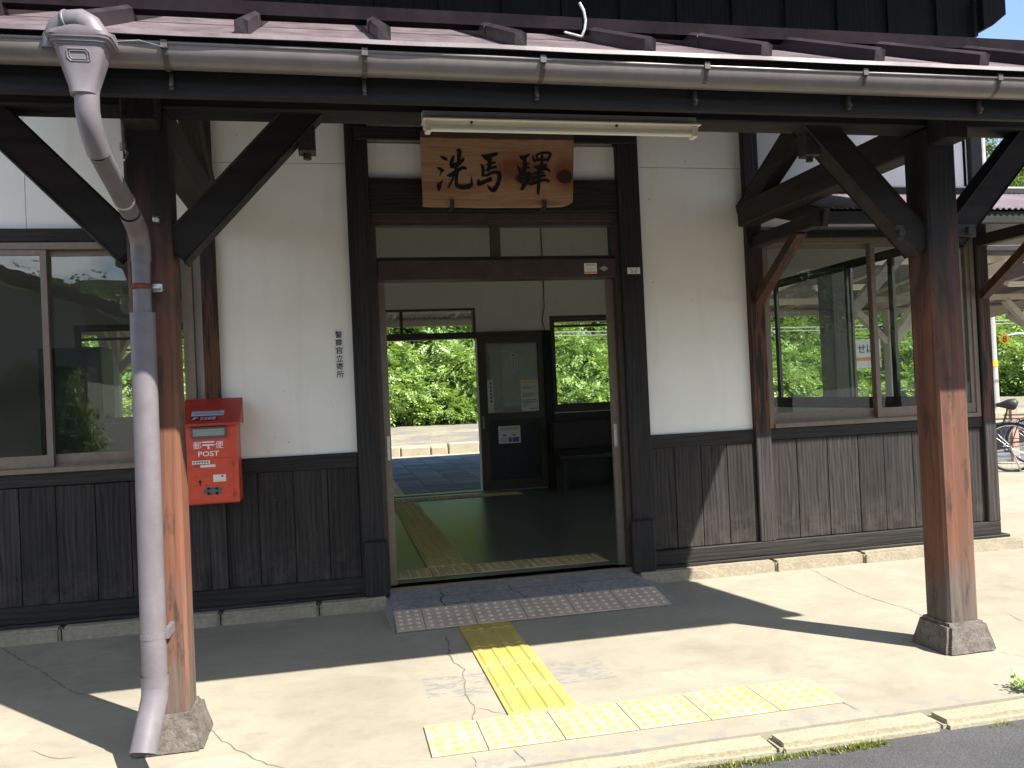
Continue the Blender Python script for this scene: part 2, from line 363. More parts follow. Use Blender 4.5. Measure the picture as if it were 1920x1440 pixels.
M['kerbstone'] = speckle('pale granite kerb', (.29, .25, .175), (.40, .355, .25), (.30, .25, .19), 60, .85, .6, .008)
M['basestone'] = speckle('pale footing stone', (.27, .235, .17), (.36, .315, .235), (.28, .24, .19), 40, .85, .7, .01)
M['darkstone'] = speckle('grey footing block', (.085, .072, .064), (.17, .148, .13), (.20, .175, .155), 22, .85, .9, .012)
M['rampstone'] = speckle('grey worn ramp mortar', (.17, .17, .17), (.26, .255, .25), (.42, .4, .37), 26, .85, .5, .008)
M['greenfloor'] = simple('polished green grey floor', (.085, .10, .085), .30, 0, .5, .22, 3)
M['ballast'] = speckle('brown track ballast', (.10, .075, .06), (.26, .21, .17), (.35, .3, .25), 18, .95, 1, .03)
M['blackcrack'] = simple('dark open crack', (.03, .03, .03), .95, 0, .1)
M['crack'] = simple('dirt in crack', (.17, .15, .12), .95, 0, .1, .3, 40)
def tact(name, a, b_, dirt, k=.4):
    m, t, b, n_, l = G(name); P = pos(t)
    c = mixc(t, mrange(t, noise(t, P, 6, 8, .65), .38, .68), a, b_); c = mixc(t, mrange(t, noise(t, P, 45, 6, .7), .55, .72, 0, k), c, dirt)
    l(c, b.inputs['Base Color']); b.inputs['Roughness'].default_value = .65; b.inputs['Specular IOR Level'].default_value = .35
    l(bump(t, noise(t, P, 120, 3, .6), .1, .002), b.inputs['Normal']); return m
M['tac_pale'] = tact('bleached yellow tile', (.42, .40, .19), (.50, .485, .29), (.43, .40, .27))
M['tac_dot'] = tact('worn yellow dots', (.46, .40, .07), (.54, .49, .14), (.6, .52, .3))
M['tac_yel'] = tact('yellow guiding tile', (.42, .31, .075), (.50, .39, .13), (.29, .22, .09), .35)
M['tac_tan'] = tact('faded tan tile', (.44, .335, .25), (.54, .42, .325), (.22, .17, .14), .3)
M['tac_tandot'] = tact('pale tan dots', (.56, .46, .37), (.64, .54, .45), (.3, .25, .2), .3)
M['tac_band'] = tact('dull tan indoor tile', (.40, .31, .15), (.50, .40, .22), (.26, .2, .12), .4)
M['tac_in'] = tact('dull ochre indoor tile', (.46, .38, .14), (.56, .47, .21), (.28, .2, .08), .4)
def platform_mat():
    m, t, b, n_, l = G('blue grey paving slabs'); P = pos(t)
    br = n_('ShaderNodeTexBrick'); br.offset = .0; br.inputs['Scale'].default_value = 1; br.inputs['Brick Width'].default_value = .45; br.inputs['Row Height'].default_value = .45
    br.inputs['Mortar Size'].default_value = .012; l(P, br.inputs['Vector'])
    br.inputs['Color1'].default_value = (.06, .062, .07, 1); br.inputs['Color2'].default_value = (.17, .175, .19, 1); br.inputs['Mortar'].default_value = (.035, .04, .05, 1)
    c = mixc(t, mrange(t, noise(t, P, 3, 6, .7), .4, .7, 0, .4), br.outputs['Color'], (.20, .22, .25))
    l(c, b.inputs['Base Color']); b.inputs['Roughness'].default_value = .7; b.inputs['Specular IOR Level'].default_value = .25; return m
M['platform'] = platform_mat()
def grassy():
    m, t, b, n_, l = G('dry grass and dirt'); P = pos(t)
    n1 = noise(t, P, .35, 6, .65); n2 = noise(t, P, 4, 8, .8)
    c = mixc(t, mrange(t, n2, .4, .62), (.19, .16, .12), (.33, .31, .17))
    c = mixc(t, mrange(t, n1, .46, .54), (.18, .155, .135), c)
    l(c, b.inputs['Base Color']); b.inputs['Roughness'].default_value = .95; l(bump(t, n2, .8, .03), b.inputs['Normal']); return m
M['grassy'] = grassy()
M['hillground'] = simple('dark green undergrowth soil', (.022, .035, .012), .95, 0, .1, .4, .8)  # mottled dark green, the base colour of the hill ground
def leaf(name, a, b_, tr=.35):
    m, t, b, n_, l = G(name); t.nodes.remove(b); out = t.nodes['Material Output']; r = islandrand(t)
    n1 = noise(t, pos(t), .55, 3, .6)
    c = mixc(t, mrange(t, math_(t, 'ADD', math_(t, 'MULTIPLY', r, .55), math_(t, 'MULTIPLY', n1, .6)), .2, .85), a, b_)
    d = n_('ShaderNodeBsdfDiffuse'); tl = n_('ShaderNodeBsdfTranslucent'); gs = n_('ShaderNodeBsdfGlossy'); gs.inputs['Roughness'].default_value = .45
    l(c, d.inputs[0]); l(mixc(t, .5, c, (.30, .42, .04)), tl.inputs[0]); x = n_('ShaderNodeMixShader'); x.inputs[0].default_value = tr; l(d.outputs[0], x.inputs[1]); l(tl.outputs[0], x.inputs[2])
    y = n_('ShaderNodeMixShader'); y.inputs[0].default_value = .05; l(x.outputs[0], y.inputs[1]); l(gs.outputs[0], y.inputs[2]); l(y.outputs[0], out.inputs[0]); return m
M['leaf'] = leaf('bright green leaves', (.085, .18, .035), (.36, .50, .14))
M['leaf2'] = leaf('dark green leaves', (.018, .045, .02), (.075, .14, .035))
M['leaf3'] = leaf('mid green leaves', (.04, .09, .022), (.15, .24, .055))
M['bark'] = simple('grey brown bark', (.10, .08, .06), .9, 0, .2, .3, 8)
def signwood():
    m, t, b, n_, l = G('cedar plank with knots'); P = pos(t); s = n_('ShaderNodeSeparateXYZ'); l(P, s.inputs[0])
    def knot(x, z, rx, rz, soft):
        dx = math_(t, 'DIVIDE', math_(t, 'SUBTRACT', s.outputs['X'], x), rx); dz = math_(t, 'DIVIDE', math_(t, 'SUBTRACT', s.outputs['Z'], z), rz)
        d = math_(t, 'SQRT', math_(t, 'ADD', math_(t, 'MULTIPLY', dx, dx), math_(t, 'MULTIPLY', dz, dz)))
        return d
    wob = mrange(t, noise(t, P, 9, 5, .6), 0, 1, -.35, .35)
    k1 = math_(t, 'ADD', knot(.895, 2.745, .085, .045, 0), wob); k2 = math_(t, 'ADD', knot(1.155, 2.76, .060, .050, 0), wob)
    kk = math_(t, 'MINIMUM', k1, k2)
    halo = math_(t, 'MINIMUM', math_(t, 'ADD', knot(.86, 2.80, .24, .13, 0), wob), math_(t, 'ADD', knot(1.16, 2.78, .13, .14, 0), wob))
    warp = n_('ShaderNodeVectorMath'); warp.operation = 'ADD'; cv = n_('ShaderNodeCombineXYZ'); l(math_(t, 'MULTIPLY', mrange(t, kk, 0, 3, 1, 0), .05), cv.inputs[2]); l(P, warp.inputs[0]); l(cv.outputs[0], warp.inputs[1])
    g = noise(t, mapping(t, warp.outputs[0], (1.3, 1, 16)), 1.0, 6, .6, .8); g2 = noise(t, mapping(t, warp.outputs[0], (4, 1, 90)), 1.0, 6, .6)
    c = ramp(t, g, [(.36, (.30, .155, .085)), (.5, (.43, .255, .15)), (.58, (.34, .185, .10)), (.68, (.46, .295, .18))])
    c = mixc(t, mrange(t, g2, .4, .7, 0, .25), c, (.30, .15, .08))
    c = mixc(t, mrange(t, halo, .4, 1.15, .85, 0), c, (.20, .055, .025)); c = mixc(t, mrange(t, kk, .75, 1.0, .93, 0), c, (.030, .014, .012))
    c = mixc(t, mrange(t, math_(t, 'ADD', s.outputs['Z'], math_(t, 'MULTIPLY', wob, .03)), 2.998, 3.006), c, (.085, .05, .04))
    l(c, b.inputs['Base Color']); b.inputs['Roughness'].default_value = .6; b.inputs['Specular IOR Level'].default_value = .3; l(bump(t, g2, .2, .003), b.inputs['Normal']); return m
M['signwood'] = signwood()
def ovoid_mat(): pass
# =================================================================== SETTING
mb = MB().box(-14, 26, -2.57, 5.12, -.30, 0.0); CR = [[(-2.358,-0.124),(-2.24,-0.308),(-2.082,-0.546),(-1.98,-0.674),(-1.879,-0.842),(-1.771,-1.016),(-1.665,-1.169),(-1.618,-1.197)],[(-1.617,-1.203),(-1.49,-1.338),(-1.391,-1.441),(-1.316,-1.478)],[(-0.983,-1.81),(-0.905,-1.987),(-0.786,-2.163),(-0.713,-2.267),(-0.619,-2.359)],[(-1.647,-1.832),(-1.579,-1.905),(-1.511,-1.961),(-1.447,-1.965)],[(0.145,-0.855),(0.133,-1.058),(0.112,-1.179),(0.122,-1.334),(0.154,-1.446),(0.136,-1.508),(0.133,-1.638),(0.107,-1.751),(0.113,-1.869),(0.123,-1.971),(0.098,-2.055),(0.092,-2.132)],[(0.119,-1.969),(0.167,-2.007),(0.216,-2.065),(0.246,-2.085)],[(0.187,-2.432),(0.206,-2.486),(0.211,-2.55)],[(0.032,-2.43),(0.038,-2.494),(0.034,-2.539)],[(2.833,-0.133),(2.763,-0.523),(2.725,-0.774),(2.715,-0.967),(2.734,-1.158),(2.749,-1.293),(2.723,-1.444)],[(2.638,-2.071),(2.66,-2.123),(2.682,-2.173)],[(1.602,-2.11),(1.586,-2.247),(1.582,-2.409),(1.604,-2.508)],[(3.163,-1.541),(3.116,-1.713)]]
def ribbon(mb, pts, w, z, mi, seed=0):
    rr = random.Random(seed); P = []
    for i in range(len(pts)-1):
        a, b = Vector(pts[i]), Vector(pts[i+1]); n = max(2, int((b-a).length/.03))
        for k in range(n): P.append(a.lerp(b, k/n)+Vector((rr.uniform(-.006, .006), rr.uniform(-.006, .006))))
    P.append(Vector(pts[-1])); vs = []
    for i, p in enumerate(P):
        t = (P[min(i+1, len(P)-1)]-P[max(i-1, 0)]).normalized(); n = Vector((-t.y, t.x)); ww = w*rr.uniform(.35, 1.3)*(1 if 0 < i < len(P)-1 else .2)
        vs += [(p.x+n.x*ww, p.y+n.y*ww, z), (p.x-n.x*ww, p.y-n.y*ww, z)]
    mb.add(vs, [(2*i, 2*i+1, 2*i+3, 2*i+2) for i in range(len(P)-1)], mi)
for i, c in enumerate(CR): ribbon(mb, c, .002 if i not in (0, 4) else .0035, .0016, 1, i)
struct('porch_pavement', mb, [M['concrete'], M['crack']])
struct('road', MB().box(-120, 120, -140, -2.57, -.60, -.035), M['asphalt'])
mb = MB(); rr = random.Random(4); cuts = [-9, -7.6, -6.3, -5, -3.9, -2.6, -1.35, -.2, 1.135, 1.83, 2.72, 3.9, 5.1, 6.4, 8]
for a, b in zip(cuts[:-1], cuts[1:]):
    bm = bmesh.new(); bmesh.ops.create_cube(bm, size=1); ln = b-a-.012; top = -.002
    for v in bm.verts: v.co = Vector(((a+b)/2+v.co.x*ln, -2.635+v.co.y*.125, -.10+v.co.z*.196))
    bmesh.ops.bevel(bm, geom=bm.edges[:], offset=.018, segments=2, affect='EDGES')
    bmesh.ops.subdivide_edges(bm, edges=[e for e in bm.edges if abs(e.verts[0].co.x-e.verts[1].co.x) > .3], cuts=14)
    for v in bm.verts: v.co += Vector((0, 1, 1))*mnoise.noise(v.co*6+Vector((a, 0, 0)))*.004
    mb.bm(bm)
struct('kerb', mb, M['kerbstone'])
struct('platform', MB().box(-40, 60, 5.30, 13.7, -1.0, 0.0), M['platform'])
struct('platform_edge_line', MB().box(-40, 60, 13.38, 13.66, .0, .006), M['tac_pale'])
struct('track_bed', MB().box(-40, 60, 13.7, 17.3, -1.4, -.95), M['ballast'])
mb = MB(); x = -16
while x < 50:
    l_ = rr.uniform(.35, 1.1); mb.box(x, x+l_-.03, 17.28+rr.uniform(-.04, .04), 17.65, -1.0, .02+rr.uniform(-.05, .03), 0, .03); x += l_
struct('far_platform_edge', mb, M['kerbstone'])
mb = MB(); nx, ny = 60, 26; vs = []
for j in range(ny):
    for i in range(nx):
        X = -70+i*3.0; Y = 17.6+j*2.2*(1+j*.05); s = max(0, Y-36); z = .03+.38*s+mnoise.noise(Vector((X*.05, Y*.05, 0)))*min(3, s*.25)
        vs.append((X, Y, z))
mb.add(vs, [(j*nx+i, j*nx+i+1, (j+1)*nx+i+1, (j+1)*nx+i) for j in range(ny-1) for i in range(nx-1)])
HV = vs
hill = struct('hillside', mb, [M['grassy'], M['hillground']])
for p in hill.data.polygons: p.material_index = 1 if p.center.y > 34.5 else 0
struct('ground', MB().box(-200, -14, -2.5, 40, -.6, -.02).box(26, 200, -2.5, 5.1, -.6, -.02), M['grassy'])
# far wooded hill behind the viewer (seen mirrored in the left window)
mb = MB(); vs = []; nx = 90
for j in range(12):
    for i in range(nx):
        X = -260+i*5.2; Y = -90-j*14; e = min(1, j/8); z = e*(33+9*mnoise.noise(Vector((X*.012, 3, 0)))+2.2*mnoise.noise(Vector((X*.13, j*.7, 1))))-.5
        vs.append((X, Y, z))
mb.add(vs, [(j*nx+i, (j+1)*nx+i, (j+1)*nx+i+1, j*nx+i+1) for j in range(11) for i in range(nx-1)])
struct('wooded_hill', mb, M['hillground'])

# ------------------------------------------------------------------ tactile tiles
def dots(mb, x0, x1, y0, y1, z, pitch, r, h, mi, elong=1.0, ins=.62):
    nx = max(1, round((x1-x0)/pitch)); ny = max(1, round((y1-y0)/pitch)); px = (x1-x0)/nx; py = (y1-y0)/ny; n = 10
    for i in range(nx):
        for j in range(ny):
            cx, cy = x0+(i+.5)*px, y0+(j+.5)*py
            vs = [(cx+r*cos(2*pi*k/n), cy+r*sin(2*pi*k/n), z) for k in range(n)]+[(cx+r*.55*cos(2*pi*k/n), cy+r*.55*sin(2*pi*k/n), z+h) for k in range(n)]
            mb.add(vs, [(k, (k+1) % n, n+(k+1) % n, n+k) for k in range(n)]+[tuple(range(n, 2*n))], mi)
def bars(mb, x0, x1, y0, y1, z, nb, mi, h=.005):
    p = (x1-x0)/nb
    for i in range(nb):
        c = x0+(i+.5)*p; w1, w2 = .017, .010; a, b = y0+.012, y1-.012
        vs = [(c-w1, a, z), (c+w1, a, z), (c+w1, b, z), (c-w1, b, z), (c-w2, a+.006, z+h), (c+w2, a+.006, z+h), (c+w2, b-.006, z+h), (c-w2, b-.006, z+h)]
        mb.add(vs, [(0, 1, 5, 4), (1, 2, 6, 5), (2, 3, 7, 6), (3, 0, 4, 7), (4, 5, 6, 7)], mi)
ORD = ['first', 'second', 'third', 'fourth', 'fifth', 'sixth', 'seventh', 'eighth', 'ninth', 'tenth', 'eleventh', 'twelfth', 'thirteenth', 'fourteenth', 'fifteenth']
def tile(x0, x1, y0, y1, z, kind, mats, label, group, th=.007, slope=None):
    g = .0018; mb = MB().box(x0+g, x1-g, y0+g, y1-g, z, z+th, 0, .002)
    if kind == 'dot': dots(mb, x0+.008, x1-.008, y0+.008, y1-.008, z+th-.0002, .0575, .0150, .0045, 1)
    else: bars(mb, x0, x1, y0, y1, z+th-.0002, 4, 1)
    if slope: mb.v = [slope(p) for p in mb.v]
    return single('tactile_tile', mb, mats, label, 'tactile tile', group)
xs = [-.108]+[.0996+.3*k for k in range(0, 6)]
xs = [-.115, .0996, .3996, .6996, .9996, 1.2996, 1.5996]
for i in range(6):
    tile(xs[i], xs[i+1], -2.41, -2.11, .001, 'dot', [M['tac_pale'], M['tac_dot']], 'bleached yellow dotted paving tile in the kerbside row, %s from its left end' % ORD[i], 'yellow dotted tiles along the kerb')
ys = [-2.105, -1.795, -1.470, -1.145, -.82, -.705]
for i in range(5):
    tile(.2375, .5375, ys[i], ys[i+1], .001, 'bar', [M['tac_yel'], M['tac_yel']], 'yellow ribbed guiding tile on the sunny pavement, %s from the kerbside row' % ORD[i], 'yellow ribbed tiles leading to the doorway')
RS = .095/.60
slope = lambda p: (p[0], p[1], p[2]+max(0, (p[1]+.705))*RS)
xs = [-.115, .052, .352, .652, .952, 1.252, 1.552]
for i in range(6):
    tile(xs[i], xs[i+1], -.70, -.405, .004, 'dot', [M['tac_tan'], M['tac_tandot']], 'faded tan dotted tile on the doorstep ramp, %s from the left' % ORD[i], 'tan dotted tiles across the doorstep ramp', slope=slope)
for i in range(5):
    a = -.105+i*.315
    tile(a, a+.315, .24, .54, .101, 'dot', [M['tac_band'], M['tac_band']], 'dull ochre dotted tile just inside the doorway, %s from the left' % ORD[i], 'ochre dotted tiles inside the doorway')
for i in range(13):
    tile(.20, .50, .545+i*.3, .845+i*.3, .101, 'bar', [M['tac_in'], M['tac_in']], 'ochre ribbed tile crossing the waiting room floor, %s from the front door' % ORD[i], 'ochre ribbed tiles across the waiting room')
for i in range(7):
    tile(-.30+i*.3, .0+i*.3, 4.504, 4.804, .101, 'dot', [M['tac_in'], M['tac_in']], 'ochre dotted tile before the rear doorway, %s from the left' % ORD[i], 'ochre dotted tiles before the rear doorway')
for i in range(14):
    tile(.20, .50, 5.34+i*.3, 5.64+i*.3, .001, 'bar', [M['tac_in'], M['tac_in']], 'ribbed tile crossing the platform slabs, %s from the rear doorway' % ORD[i], 'ribbed tiles across the platform')

# =================================================================== STATION BUILDING
B = thing('station_building', (1.0, 0, 0), 'old wooden station building with white panels, charcoal boards and a posted porch', 'building')
def strips(mb, x0, x1, z0, z1, y0, y1, ops, mi=0, axis='x'):
    """wall with rectangular openings (a0,a1,z0,z1); axis = direction it runs along"""
    ops = sorted(ops); cur = x0
    def bx(a, b, c, d):
        if b-a > 1e-4 and d-c > 1e-4: (mb.box(a, b, y0, y1, c, d, mi) if axis == 'x' else mb.box(y0, y1, a, b, c, d, mi))
    for a, b, c, d in ops:
        bx(cur, a, z0, z1); bx(a, b, z0, c); bx(a, b, d, z1); cur = b
    bx(cur, x1, z0, z1); return mb
WL, DO, WR = (-2.92, -1.24, .985, 2.365), (-.13, 1.53, .10, 2.535), (2.63, 4.385, 1.0, 2.365)
WL2 = (-4.85, -3.07, .985, 2.365)
obj('front_wall', strips(MB(), -8, 4.49, -.05, 3.86, .03, .13, [WL2, WL, DO, WR]), M['plaster_in'], B)
obj('side_wall', strips(MB(), .0, 5.12, -.05, 5.2, 4.36, 4.49, [(.65, 3.35, 1.05, 2.44)], axis='y').box(-8.1, -8, .13, 5.12, -.05, 5.2), M['plaster'], B)
BW = [(-3.30, -1.90, 1.09, 2.34), (-.45, 1.395, .10, 2.435), (2.365, 4.1, 1.06, 2.31)]
obj('rear_wall', strips(MB(), -8, 4.36, -.05, 4.0, 5.0, 5.12, BW), M['plaster_in'], B)
obj('partition_wall', MB().box(-1.20, -1.12, .13, 5.0, .1, 3.45), M['plaster_in'], B)
obj('indoor_ceiling', MB().box(-8, 4.36, .13, 5.0, 3.45, 3.5), M['plaster_in'], B)
obj('indoor_floor', MB().box(-8, 4.36, -.03, 5.30, .0, .10), M['greenfloor'], B)
# white panels
for n_, (a, b, c, d) in enumerate([(-1.0955, -.275, 1.0, 2.868), (-1.0955, -.275, 2.872, 3.86), (1.717, 2.51, 1.0, 2.868), (1.717, 2.51, 2.872, 3.86),
        (-2.17, -1.185, 2.45, 3.86), (-2.92, -2.174, 2.45, 3.86), (-4.9, -3.05, 2.45, 3.86), (2.63, 4.385, 2.45, 3.86), (-.13, 1.56, 2.772, 3.008), (-.13, 1.56, 3.1, 3.86)]):
    obj('white_panel', MB().box(a, b, -.0, .028, c, d), M['plaster'], B)
# boards below
rr = random.Random(11)
def boards(x0, x1, z0, z1, y, wd, name='board_cladding'):
    mb = MB(); x = x0
    while x < x1-.02:
        w_ = min(wd*rr.uniform(.9, 1.08), x1-x)
        if x1-x-w_ < .06: w_ = x1-x
        d = rr.uniform(0, .004); mb.box(x+.002, x+w_-.002, y-.012-d, y+.02, z0, z1, 0, .002); x += w_
    # dark backing seen in the gaps
    mb.box(x0, x1, y+.012, y+.029, z0, z1, 0)
    return obj(name, mb, M['board'], B)
boards(-2.92, -1.185, .19, .90, 0, .215); boards(-4.9, -3.05, .19, .90, 0, .215); boards(-1.0955, -.275, .19, .905, 0, .2)
boards(1.717, 2.51, .205, .905, 0, .19); boards(2.63, 4.395, .205, .915, 0, .232)
def rail(x0, x1, z0, z1, y0=-.022, y1=.028, m='trimx', name='wall_rail', ch=.004): return obj(name, MB().box(x0, x1, y0, y1, z0, z1, 0, ch), M[m], B)
for a, b in ((-4.9, -3.05), (-2.92, -1.185), (-1.0955, -.275), (1.717, 2.51)): rail(a, b, .905, 1.0)
rail(2.63, 4.395, .918, .998, -.028)
for a, b in ((-4.9, -.262), (1.70, 4.50)): rail(a, b, .10, .20, -.042, .028, name='base_rail')
for a, b in ((-4.9, -.262), (1.70, 4.56)): rail(a, b, .078, .10, -.062, .028, name='base_ledge')
# wall posts
for a, b, m in ((-5.0, -4.9, 'postdark'), (-3.05, -2.92, 'postdark'), (-1.187, -1.0955, 'wallpost'), (2.51, 2.63, 'wallpost'), (4.395, 4.50, 'wallpost')):
    obj('wall_post', MB().box(a, b, -.045, .03, .20, 3.86, 0, .006), M[m], B)
for a, b in ((-.275, -.13), (1.56, 1.717)):
    q = obj('door_post', MB().box(a, b, -.055, .12, .08, 3.86, 0, .006), M['postdark'], B)
obj('post_guard', MB().box(-.262, -.112, -.095, -.0551, .075, .43, 0, .008), M['postdark'], B)
obj('post_guard', MB().box(1.535, 1.695, -.095, -.0551, .075, .43, 0, .008), M['postdark'], B)
rail(-2.92, -1.187, 2.37, 2.45, -.03, name='window_header'); rail(2.63, 4.395, 2.37, 2.42, -.03, name='window_header'); rail(-4.9, -3.05, 2.37, 2.45, -.03, name='window_header')
rail(-.13, 1.56, 2.552, 2.770, -.035, .028, name='lintel'); rail(-.21, 1.70, 3.012, 3.098, -.075, -.0551, name='tie_rail')
rail(-.13, 1.56, 2.49, 2.551, -.02, .02, 'brownframe', 'lintel_trim')
# stone footing
mb = MB(); rs = random.Random(3)
for a0, b0 in ((-5.2, -.12), (1.56, 4.62)):
    mb = MB(); x = a0
    while x < b0-.01:
        l_ = min(rs.uniform(.55, 1.1), b0-x); 
        if b0-x-l_ < .25: l_ = b0-x
        bm = bmesh.new(); bmesh.ops.create_cube(bm, size=1)
        for v in bm.verts: v.co = Vector((x+l_/2+v.co.x*(l_-.008), -.055+v.co.y*.15, .028+v.co.z*.10))
        bmesh.ops.bevel(bm, geom=bm.edges[:], offset=.014, segments=2, affect='EDGES')
        bmesh.ops.subdivide_edges(bm, edges=[e for e in bm.edges if abs(e.verts[0].co.x-e.verts[1].co.x) > .2], cuts=8)
        for v in bm.verts: v.co += Vector((0, 1, .5))*mnoise.noise(v.co*7)*.008
        mb.bm(bm); x += l_
    obj('stone_footing', mb, M['basestone'], B)
# door frame, thresholds
fr = obj('door_frame', MB().box(-.13, -.098, -.02, .12, .1, 2.49).box(1.528, 1.56, -.02, .12, .1, 2.49).box(-.098, 1.528, -.03, .12, 2.105, 2.235, 0, .004).box(.672, .73, .0, .08, 2.26, 2.465)
    .box(-.098, 1.528, .001, .079, 2.235, 2.258).box(-.098, 1.528, .001, .079, 2.467, 2.489), M['brownframe'], B)
for a, b in ((-.098, .672), (.73, 1.528)): obj('transom_pane', MB().box(a+.001, b-.001, .038, .042, 2.2585, 2.4665), M['glass_back'], fr)
obj('threshold_rail', MB().box(-.125, 1.55, -.052, -.031, .06, .1035).box(-.125, 1.55, -.043, -.040, .1035, .109), M['bronze'], B)
for nm, a, b in (('left', -.097, -.052), ('right', 1.480, 1.526)):
    d = obj('sliding_door', MB().box(a if nm == 'right' else -.78, b if nm == 'left' else 2.25, .135 if nm == 'x' else .05, .085, .11, 2.10), M['bronze'], B)
    # edge stile proud of the leaf, with its flush handle
    xx = b if nm == 'left' else a
    h = obj('door_handle', MB().box(xx-.030 if nm == 'left' else xx+.006, xx-.008 if nm == 'left' else xx+.030, .044, .0495, .93, 1.09, 0, .002), M['zinc'], d)
# ramp up to the doorstep
mb = MB(); vs = [(-.13, -.71, 0.0), (1.60, -.71, 0.0), (1.50, -.06, .092), (-.10, -.06, .092), (-.13, -.71, -.05), (1.60, -.71, -.05), (1.70, -.06, -.05), (-.16, -.06, -.05), (1.70, -.06, .0), (-.16, -.06, .0)]
mb.add(vs, [(0, 1, 2, 3), (1, 8, 2), (0, 3, 9), (0, 4, 5, 1), (1, 5, 6, 8), (0, 9, 7, 4), (3, 2, 8, 6, 7, 9)])
def onramp(x, y): return (x, y, .092*(y+.71)/.65+.0012)
for i, c in enumerate([[(.20, -.40), (.205, -.34), (.19, -.27), (.215, -.20), (.21, -.12)], [(.215, -.33), (.32, -.335), (.44, -.32)], [(.72, -.40), (.70, -.33), (.685, -.25), (.66, -.22), (.655, -.10)], [(-.10, -.22), (.10, -.205), (.30, -.21), (.62, -.20), (1.1, -.19), (1.5, -.20)], [(1.08, -.39), (1.10, -.30), (1.075, -.20)]]):
    m_ = MB(); ribbon(m_, c, .0035 if i in (0, 1) else .0022, 0, 1, 50+i); mb.add([onramp(v[0], v[1]) for v in m_.v], m_.f, 1)
obj('doorstep_ramp', mb, [M['rampstone'], M['blackcrack']], B)

# windows -------------------------------------------------------------
def window(x0, x1, z0, z1, y, nm_glass='glass', mull=None, axis='x', two=True, frame='bronze', first_front=True, label=None, bar=None):
    """aluminium sliding window: frame, two sashes on separate tracks, panes"""
    def bx(mb, a, b, c, d, e, f): return mb.box(a, b, c, d, e, f) if axis == 'x' else mb.box(c, d, a, b, e, f)
    t = .035; mb = MB()
    bx(mb, x0, x0+t, y-.03, y+.06, z0, z1); bx(mb, x1-t, x1, y-.03, y+.06, z0, z1)
    bx(mb, x0+t, x1-t, y-.045, y+.06, z0, z0+.03); bx(mb, x0+t, x1-t, y-.03, y+.06, z1-.04, z1)
    bx(mb, x0+t, x1-t, y-.005, y+.0, z0+.03, z0+.042)
    W = obj('window', mb, M[frame], B, label=label)
    m = mull if mull is not None else (x0+x1)/2
    for k, (a, b) in enumerate(((x0+t, m+.02), (m-.02, x1-t)) if two else ((x0+t, x1-t),)):
        yo = y-.022 if (k == 0) == first_front else y+.018
        s = MB(); bw = .035
        bx(s, a, a+bw, yo, yo+.022, z0+.032, z1-.042); bx(s, b-bw, b, yo, yo+.022, z0+.032, z1-.042)
        bx(s, a+bw, b-bw, yo+.001, yo+.021, z0+.032, z0+.105); bx(s, a+bw, b-bw, yo+.001, yo+.021, z1-.075, z1-.042)
        if bar: bx(s, a+bw, b-bw, yo+.001, yo+.021, bar, bar+.03)
        obj('sash', s, M[frame], W)
        p = MB(); bx(p, a+bw-.004, b-bw+.004, yo+.009, yo+.012, z0+.10, z1-.07); obj('pane', p, M[nm_glass], W)
    return W
window(*WL[:2], *WL[2:], .0, mull=-2.085, first_front=True)
window(*WL2[:2], *WL2[2:], .0)
window(*WR[:2], *WR[2:], .0, mull=3.53, first_front=False)
sw = window(.65, 3.35, 1.05, 2.44, 4.42, 'glass_back', axis='y', frame='postdark', mull=1.62, two=True)
for y in (.98, 2.94): obj('mullion', MB().box(4.405, 4.435, y-.03, y+.03, 1.155, 2.365), M['postdark'], sw)
window(-3.30, -1.90, 1.09, 2.34, 5.05, 'glass_back', frame='bronze_d', mull=-2.42, bar=2.16)
window(2.365, 4.1, 1.06, 2.31, 5.05, 'glass_back', frame='bronze_d', mull=3.23, bar=2.16)
# rear doorway
fr = obj('rear_door_frame', MB().box(-.45, 1.395, 4.98, 5.13, 2.05, 2.13).box(-.45, 1.395, 4.99, 5.12, 2.405, 2.435).box(1.365, 1.395, 4.99, 5.12, 2.13, 2.405).box(-.45, -.42, 4.99, 5.12, .1, 2.405).box(.44, .48, 5.0, 5.06, 2.13, 2.405)
   .box(1.395, 2.32, 4.94, 4.999, 2.085, 2.125), M['bronze_d'], B)
obj('transom_pane', MB().box(-.42, .44, 5.03, 5.034, 2.13, 2.405), M['glass_back'], fr); obj('transom_pane', MB().box(.48, 1.365, 5.03, 5.034, 2.13, 2.405), M['glass_back'], fr)
dr = obj('rear_sliding_door', MB().box(1.395, 1.50, 4.945, 4.98, .12, 2.08).box(2.175, 2.25, 4.945, 4.98, .12, 2.08).box(1.50, 2.175, 4.945, 4.98, .12, .24).box(1.50, 2.175, 4.945, 4.98, 1.0, 1.09).box(1.50, 2.175, 4.945, 4.98, 1.98, 2.08), M['bronze_d'], B)
obj('lower_panel', MB().box(1.50, 2.175, 4.955, 4.97, .24, 1.0), M['dark_in'], dr); obj('pane', MB().box(1.50, 2.175, 4.962, 4.966, 1.09, 1.98), M['glass_back'], dr)
obj('white_backing', MB().box(1.545, 2.172, 4.968, 4.972, 1.092, 1.965), M['grey_white'], dr)
obj('door_handle', MB().box(1.42, 1.445, 4.935, 4.945, .9, 1.06, 0, .003), M['steel'], dr)
for a, b in ((2.25, 4.36), (-1.12, -.45)): obj('indoor_wainscot', MB().box(a, b, 4.97, 4.999, .1, 1.05), M['dark_in'], B)
obj('indoor_post', MB().box(2.25, 2.36, 4.93, 4.999, .1, 2.12), M['postdark'], B)
obj('indoor_cable', MB().tube([(2.29, 4.985, 2.12), (2.29, 4.985, 2.16), (2.265, 4.985, 2.25), (2.30, 4.985, 2.42), (2.305, 4.985, 2.7), (2.305, 4.985, 3.45)], .006, 6), M['bronze_d'], B)

